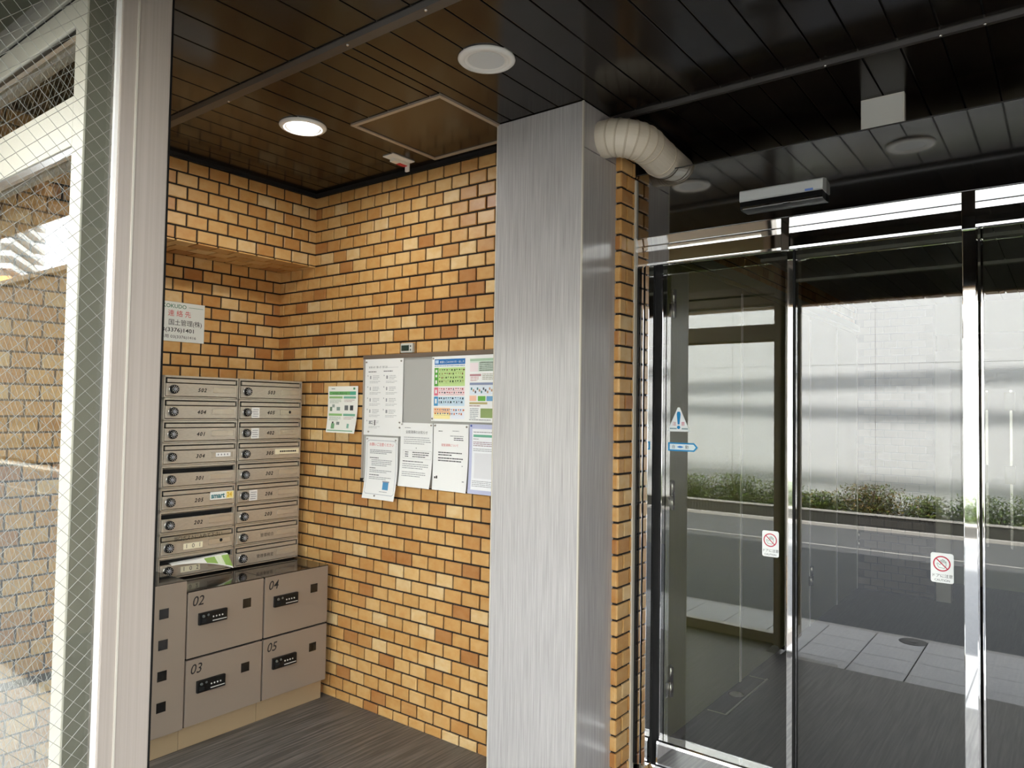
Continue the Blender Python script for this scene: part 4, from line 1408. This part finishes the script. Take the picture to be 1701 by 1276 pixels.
# ---------------------------------------------------------------- ceiling fittings
LAMP = emit_mat('lit_diffuser', (1.0, 0.975, 0.93), LAMP_STRENGTH)


def downlight(x, y, lab, lit):
    t = thing('downlight', lab, 'ceiling light', (x, y, ZC), 'recessed downlights')
    mb = MB()
    mb.lathe((x, y, ZC), (0, 0, -1), [(0.104, -0.004), (0.106, 0.004), (0.100, 0.010), (0.082, 0.013), (0.080, 0.009), (0.078, 0.010), (0.066, 0.006), (0.064, 0.0)], WHITEP, 56)
    build('trim_ring', mb, t)
    mb = MB(); mb.lathe((x, y, ZC), (0, 0, -1), [(0.066, 0.001), (0.066, 0.007)], LAMP if lit else DIFFUSER, 48)
    build('diffuser', mb, t)


downlight(-2.782, 2.023, 'lit round downlight in the plank ceiling over the mailboxes', True)
downlight(-1.688, 2.019, 'unlit round downlight in front of the stone column', False)
downlight(-0.587, 2.020, 'unlit round downlight mirrored in the black panel above the doors', False)

hx0, hx1, hy0, hy1 = HATCH
t = thing('ceiling_hatch', 'square brown access hatch with pale frame in the ceiling', 'hatch', ((hx0 + hx1) / 2, (hy0 + hy1) / 2, ZC))
mb = MB(); mb.box(hx0 + 0.02, hx1 - 0.02, hy0 + 0.02, hy1 - 0.02, ZC - 0.002, ZC + 0.010, mat('brown_hatch', (0.020, 0.012, 0.008), 0.2, spec=0.5))
build('panel', mb, t)
HF = mat('pale_hatch_frame', rgb(178, 164, 146), 0.4, 0.2)
for (a, b, c, e) in ((hx0, hx1, hy0, hy0 + 0.020), (hx0, hx1, hy1 - 0.020, hy1), (hx0, hx0 + 0.020, hy0 + 0.020, hy1 - 0.020), (hx1 - 0.020, hx1, hy0 + 0.020, hy1 - 0.020)):
    mb = MB(); mb.box(a, b, c, e, ZC - 0.008, ZC + 0.010, HF, 0.002)
    build('frame_rail', mb, t)

t = thing('spot_detector', 'small white ceiling bracket with red mark above the notice board', 'detector', (-2.735, 2.58, ZC))
mb = MB(); mb.box(-2.775, -2.695, 2.505, 2.655, ZC - 0.006, ZC, WHITEP, 0.002)
build('base', mb, t)
mb = MB(); mb.box(-2.765, -2.728, 2.545, 2.640, ZC - 0.022, ZC - 0.006, WHITE, 0.003)
build('body', mb, t)
mb = MB(); mb.box(-2.762, -2.732, 2.585, 2.640, ZC - 0.0235, ZC - 0.022, RED)
build('red_mark', mb, t)
mb = MB(); mb.box(-2.752, -2.728, 2.640, 2.652, ZC - 0.050, ZC - 0.006, WHITEP, 0.002)
build('clip', mb, t)

# white box hanging behind the black panel
t = thing('white_ceiling_box', 'square white box hanging from the ceiling above the doors', 'box', (-0.587, 3.25, ZC))
mb = MB(); mb.box(-0.666, -0.507, 3.185, 3.215, 2.70, ZC, WHITE, 0.002)
build('case', mb, t)
mb = MB(); mb.box(-0.660, -0.513, 3.182, 3.186, 2.71, ZC - 0.008, WHITEP)
build('front_plate', mb, t)

# automatic door sensor
t = thing('door_sensor', 'slim silver sensor bar with black lens on the panel above the glass doors', 'sensor', (-0.90, 2.93, 2.48))
mb = MB()
mb.prism([(2.93, 2.565), (2.884, 2.556), (2.878, 2.550), (2.876, 2.514), (2.884, 2.510), (2.93, 2.508)], 'x', -1.056, -0.735, mat('silver_sensor', rgb(214, 216, 216), 0.3, 0.35))
build('case', mb, t)
mb = MB(); mb.prism([(2.93, 2.508), (2.882, 2.510), (2.880, 2.490), (2.886, 2.480), (2.93, 2.478)], 'x', -1.054, -0.737, mat('black_lens', (0.003, 0.003, 0.003), 0.4, spec=0.2))
build('lens', mb, t)
mb = MB(); mb.prism([(2.886, 2.4885), (2.8785, 2.487), (2.8785, 2.481), (2.887, 2.4785)], 'x', -1.044, -0.737, CHROME)
build('lower_lip', mb, t)
mb = MB(); mb.box(-0.800, -0.770, 2.8752, 2.8766, 2.512, 2.520, flat(90, 120, 190))
build('blue_mark', mb, t)

# beige pipe cover: leaves the column, bends towards the lobby and passes over the black panel
t = thing('pipe_cover', 'beige segmented round pipe cover bending from the stone column over the door', 'pipe', (-1.50, 2.75, 2.70))
P0 = Vector((-1.590, 2.685, 2.822))
path = [P0 + Vector((0.0, 0, 0)), P0 + Vector((0.055, 0.0, -0.002))]
for k in range(1, 7):
    a = (PI / 2) * k / 6
    path.append(P0 + Vector((0.055 + 0.105 * math.sin(a), 0.115 * (1 - math.cos(a)), -0.002 - 0.026 * k / 6)))
path += [P0 + Vector((0.164, 0.225, -0.048)), P0 + Vector((0.166, 0.40, -0.066))]
cuts = [0, 1, 2, 3, 4, 5, 6, 7, 8, 9]
RP = 0.079
def ring(i, r, sh=0.0):
    tan = (path[min(i + 1, len(path) - 1)] - path[max(i - 1, 0)]).normalized()
    u = tan.cross(Vector((0, 0, 1))).normalized(); w = tan.cross(u)
    c = path[i] + tan * sh
    return [c + (u * math.cos(2 * PI * q / 36) + w * math.sin(2 * PI * q / 36)) * r for q in range(36)]


for i in range(len(path) - 1):
    a, b = ring(i, RP), ring(i + 1, RP)
    mb = MB()
    for q in range(36):
        mb.poly([a[q], a[(q + 1) % 36], b[(q + 1) % 36], b[q]], BEIGE)
    bm = mb.mesh('pipe_segment', wloc(t))
    for p_ in bm.polygons: p_.use_smooth = False
    link('pipe_segment', bm, t)
    if 0 < i:
        mb = MB()
        r0, r1, r2, r3 = ring(i, RP, -0.004), ring(i, RP + 0.0022, -0.003), ring(i, RP + 0.0022, 0.003), ring(i, RP, 0.004)
        for (c, d) in ((r0, r1), (r1, r2), (r2, r3)):
            for q in range(36): mb.poly([c[q], c[(q + 1) % 36], d[(q + 1) % 36], d[q]], BEIGE_S, True)
        build('seam_ring', mb, t)

# ---------------------------------------------------------------- stickers on the glass leaves
def no_hand_sticker(door, x0, x1, z0, z1, y):
    mb = MB(); w, h = x1 - x0, z1 - z0; r = 0.008
    pts = []
    for cx, cz, a0 in ((x1 - r, z1 - r, 0), (x0 + r, z1 - r, PI / 2), (x0 + r, z0 + r, PI), (x1 - r, z0 + r, 1.5 * PI)):
        for k in range(5):
            a = a0 + PI / 2 * k / 4; pts.append((cx + r * math.cos(a), cz + r * math.sin(a)))
    mb.prism(pts, 'y', y - 0.0006, y, flat(238, 240, 238))
    cx, cz, R0 = (x0 + x1) / 2 - 0.001, z1 - 0.038, 0.0275
    n = 40; q = y - 0.0009
    for k in range(n):
        a, b = 2 * PI * k / n, 2 * PI * (k + 1) / n
        mb.poly([(cx + R0 * math.cos(a), q, cz + R0 * math.sin(a)), (cx + R0 * math.cos(b), q, cz + R0 * math.sin(b)), (cx + (R0 - 0.0042) * math.cos(b), q, cz + (R0 - 0.0042) * math.sin(b)), (cx + (R0 - 0.0042) * math.cos(a), q, cz + (R0 - 0.0042) * math.sin(a))], flat(190, 40, 66))
    # hand outline: palm and five fingers
    g = flat(130, 150, 140); q2 = y - 0.0008
    hand = [(-0.010, -0.014), (0.008, -0.016), (0.013, -0.006), (0.014, 0.008), (0.0115, 0.009), (0.010, 0.001), (0.0095, 0.013), (0.0068, 0.014), (0.0058, 0.002), (0.0042, 0.016), (0.0014, 0.016), (0.0012, 0.002), (-0.0016, 0.013), (-0.0042, 0.012), (-0.0035, -0.001), (-0.006, -0.005), (-0.013, 0.002), (-0.0155, 0.0), (-0.0125, -0.008)]
    for i in range(len(hand)):
        a = Vector((cx + hand[i][0], q2, cz + hand[i][1])); j = (i + 1) % len(hand); b = Vector((cx + hand[j][0], q2, cz + hand[j][1]))
        dv = (b - a).normalized(); nv = Vector((-dv.z, 0, dv.x)) * 0.0008
        mb.poly([a + nv, b + nv, b - nv, a - nv], g)
    a = math.radians(135); e = Vector((math.cos(a), 0, math.sin(a))) * (R0 - 0.002); nv = Vector((math.cos(a - PI / 2), 0, math.sin(a - PI / 2))) * 0.0018
    c = Vector((cx, y - 0.0011, cz))
    mb.poly([c + e + nv, c - e + nv, c - e - nv, c + e - nv], flat(190, 40, 66))
    text_mesh(mb, 'ドアに注意', 0.0135, INKB, ((x0 + x1) / 2, y - 0.001, z1 - 0.086), 'A', 'CENTER', bold=0.0003)
    text_mesh(mb, 'CAUTION', 0.0108, flat(60, 60, 60), ((x0 + x1) / 2, y - 0.001, z1 - 0.1005), 'A', 'CENTER')
    build('caution_sticker', mb, door, label='white sticker with a barred hand and CAUTION')


no_hand_sticker(door_1, -1.016, -0.948, 1.066, 1.172, 3.049)
no_hand_sticker(door_2, -0.404, -0.332, 1.057, 1.163, 3.039)
YS = 3.049
mb = MB()
xa, xb, zt, zb_ = -1.443, -1.339, 1.676, 1.572
xm = (xa + xb) / 2
mb.prism([(xa, zb_), (xa + 0.004, zb_ - 0.004), (xb - 0.004, zb_ - 0.004), (xb, zb_), (xm + 0.005, zt), (xm - 0.005, zt)], 'y', YS - 0.0006, YS, flat(236, 240, 240))
mb.prism([(xm - 0.0095, zt - 0.030), (xm - 0.006, zt - 0.019), (xm + 0.006, zt - 0.019), (xm + 0.0095, zt - 0.030), (xm + 0.0045, zt - 0.076), (xm - 0.0045, zt - 0.076)], 'y', YS - 0.0010, YS - 0.0006, flat(0, 130, 190))
mb.lathe((xm, YS - 0.0006, zt - 0.089), (0, -1, 0), [(0.0078, 0), (0.0078, 0.0004)], flat(0, 130, 190), 20)
text_mesh(mb, '注', 0.019, flat(196, 56, 56), (xm - 0.030, YS - 0.001, zb_ + 0.024), 'A', bold=0.0006)
text_mesh(mb, '意', 0.019, flat(206, 50, 90), (xm + 0.0115, YS - 0.001, zb_ + 0.024), 'A', bold=0.0006)
u = xa + 0.010
while u < xb - 0.012:
    if abs(u - xm) > 0.012: mb.box(u, u + 0.0035, YS - 0.001, YS - 0.0006, zb_ + 0.006, zb_ + 0.012, flat(90, 130, 140))
    u += 0.0048
build('warning_triangle', mb, door_1, label='triangular white sticker with a blue exclamation mark')
mb = MB()
x0, x1, zc_ = -1.441, -1.300, 1.4995
mb.prism([(x0, zc_ - 0.019), (x1 - 0.017, zc_ - 0.019), (x1, zc_), (x1 - 0.017, zc_ + 0.019), (x0, zc_ + 0.019)], 'y', YS - 0.0006, YS, flat(24, 140, 196))
mb.prism([(x0 + 0.008, zc_ - 0.0125), (x1 - 0.020, zc_ - 0.0125), (x1 - 0.009, zc_), (x1 - 0.020, zc_ + 0.0125), (x0 + 0.008, zc_ + 0.0125)], 'y', YS - 0.0009, YS - 0.0006, flat(226, 240, 244))
text_mesh(mb, '自', 0.017, flat(90, 90, 110), (x0 + 0.018, YS - 0.0012, zc_ - 0.006), 'A', bold=0.0005)
text_mesh(mb, '動', 0.017, flat(60, 60, 70), (x0 + 0.082, YS - 0.0012, zc_ - 0.006), 'A', bold=0.0005)
mb.prism([(x0 + 0.042, zc_), (x0 + 0.055, zc_ + 0.005), (x0 + 0.062, zc_ + 0.005), (x0 + 0.075, zc_), (x0 + 0.062, zc_ - 0.005), (x0 + 0.055, zc_ - 0.005)], 'y', YS - 0.0012, YS - 0.0009, flat(70, 140, 210))
build('arrow_sticker', mb, door_1, label='blue arrow sticker pointing right')
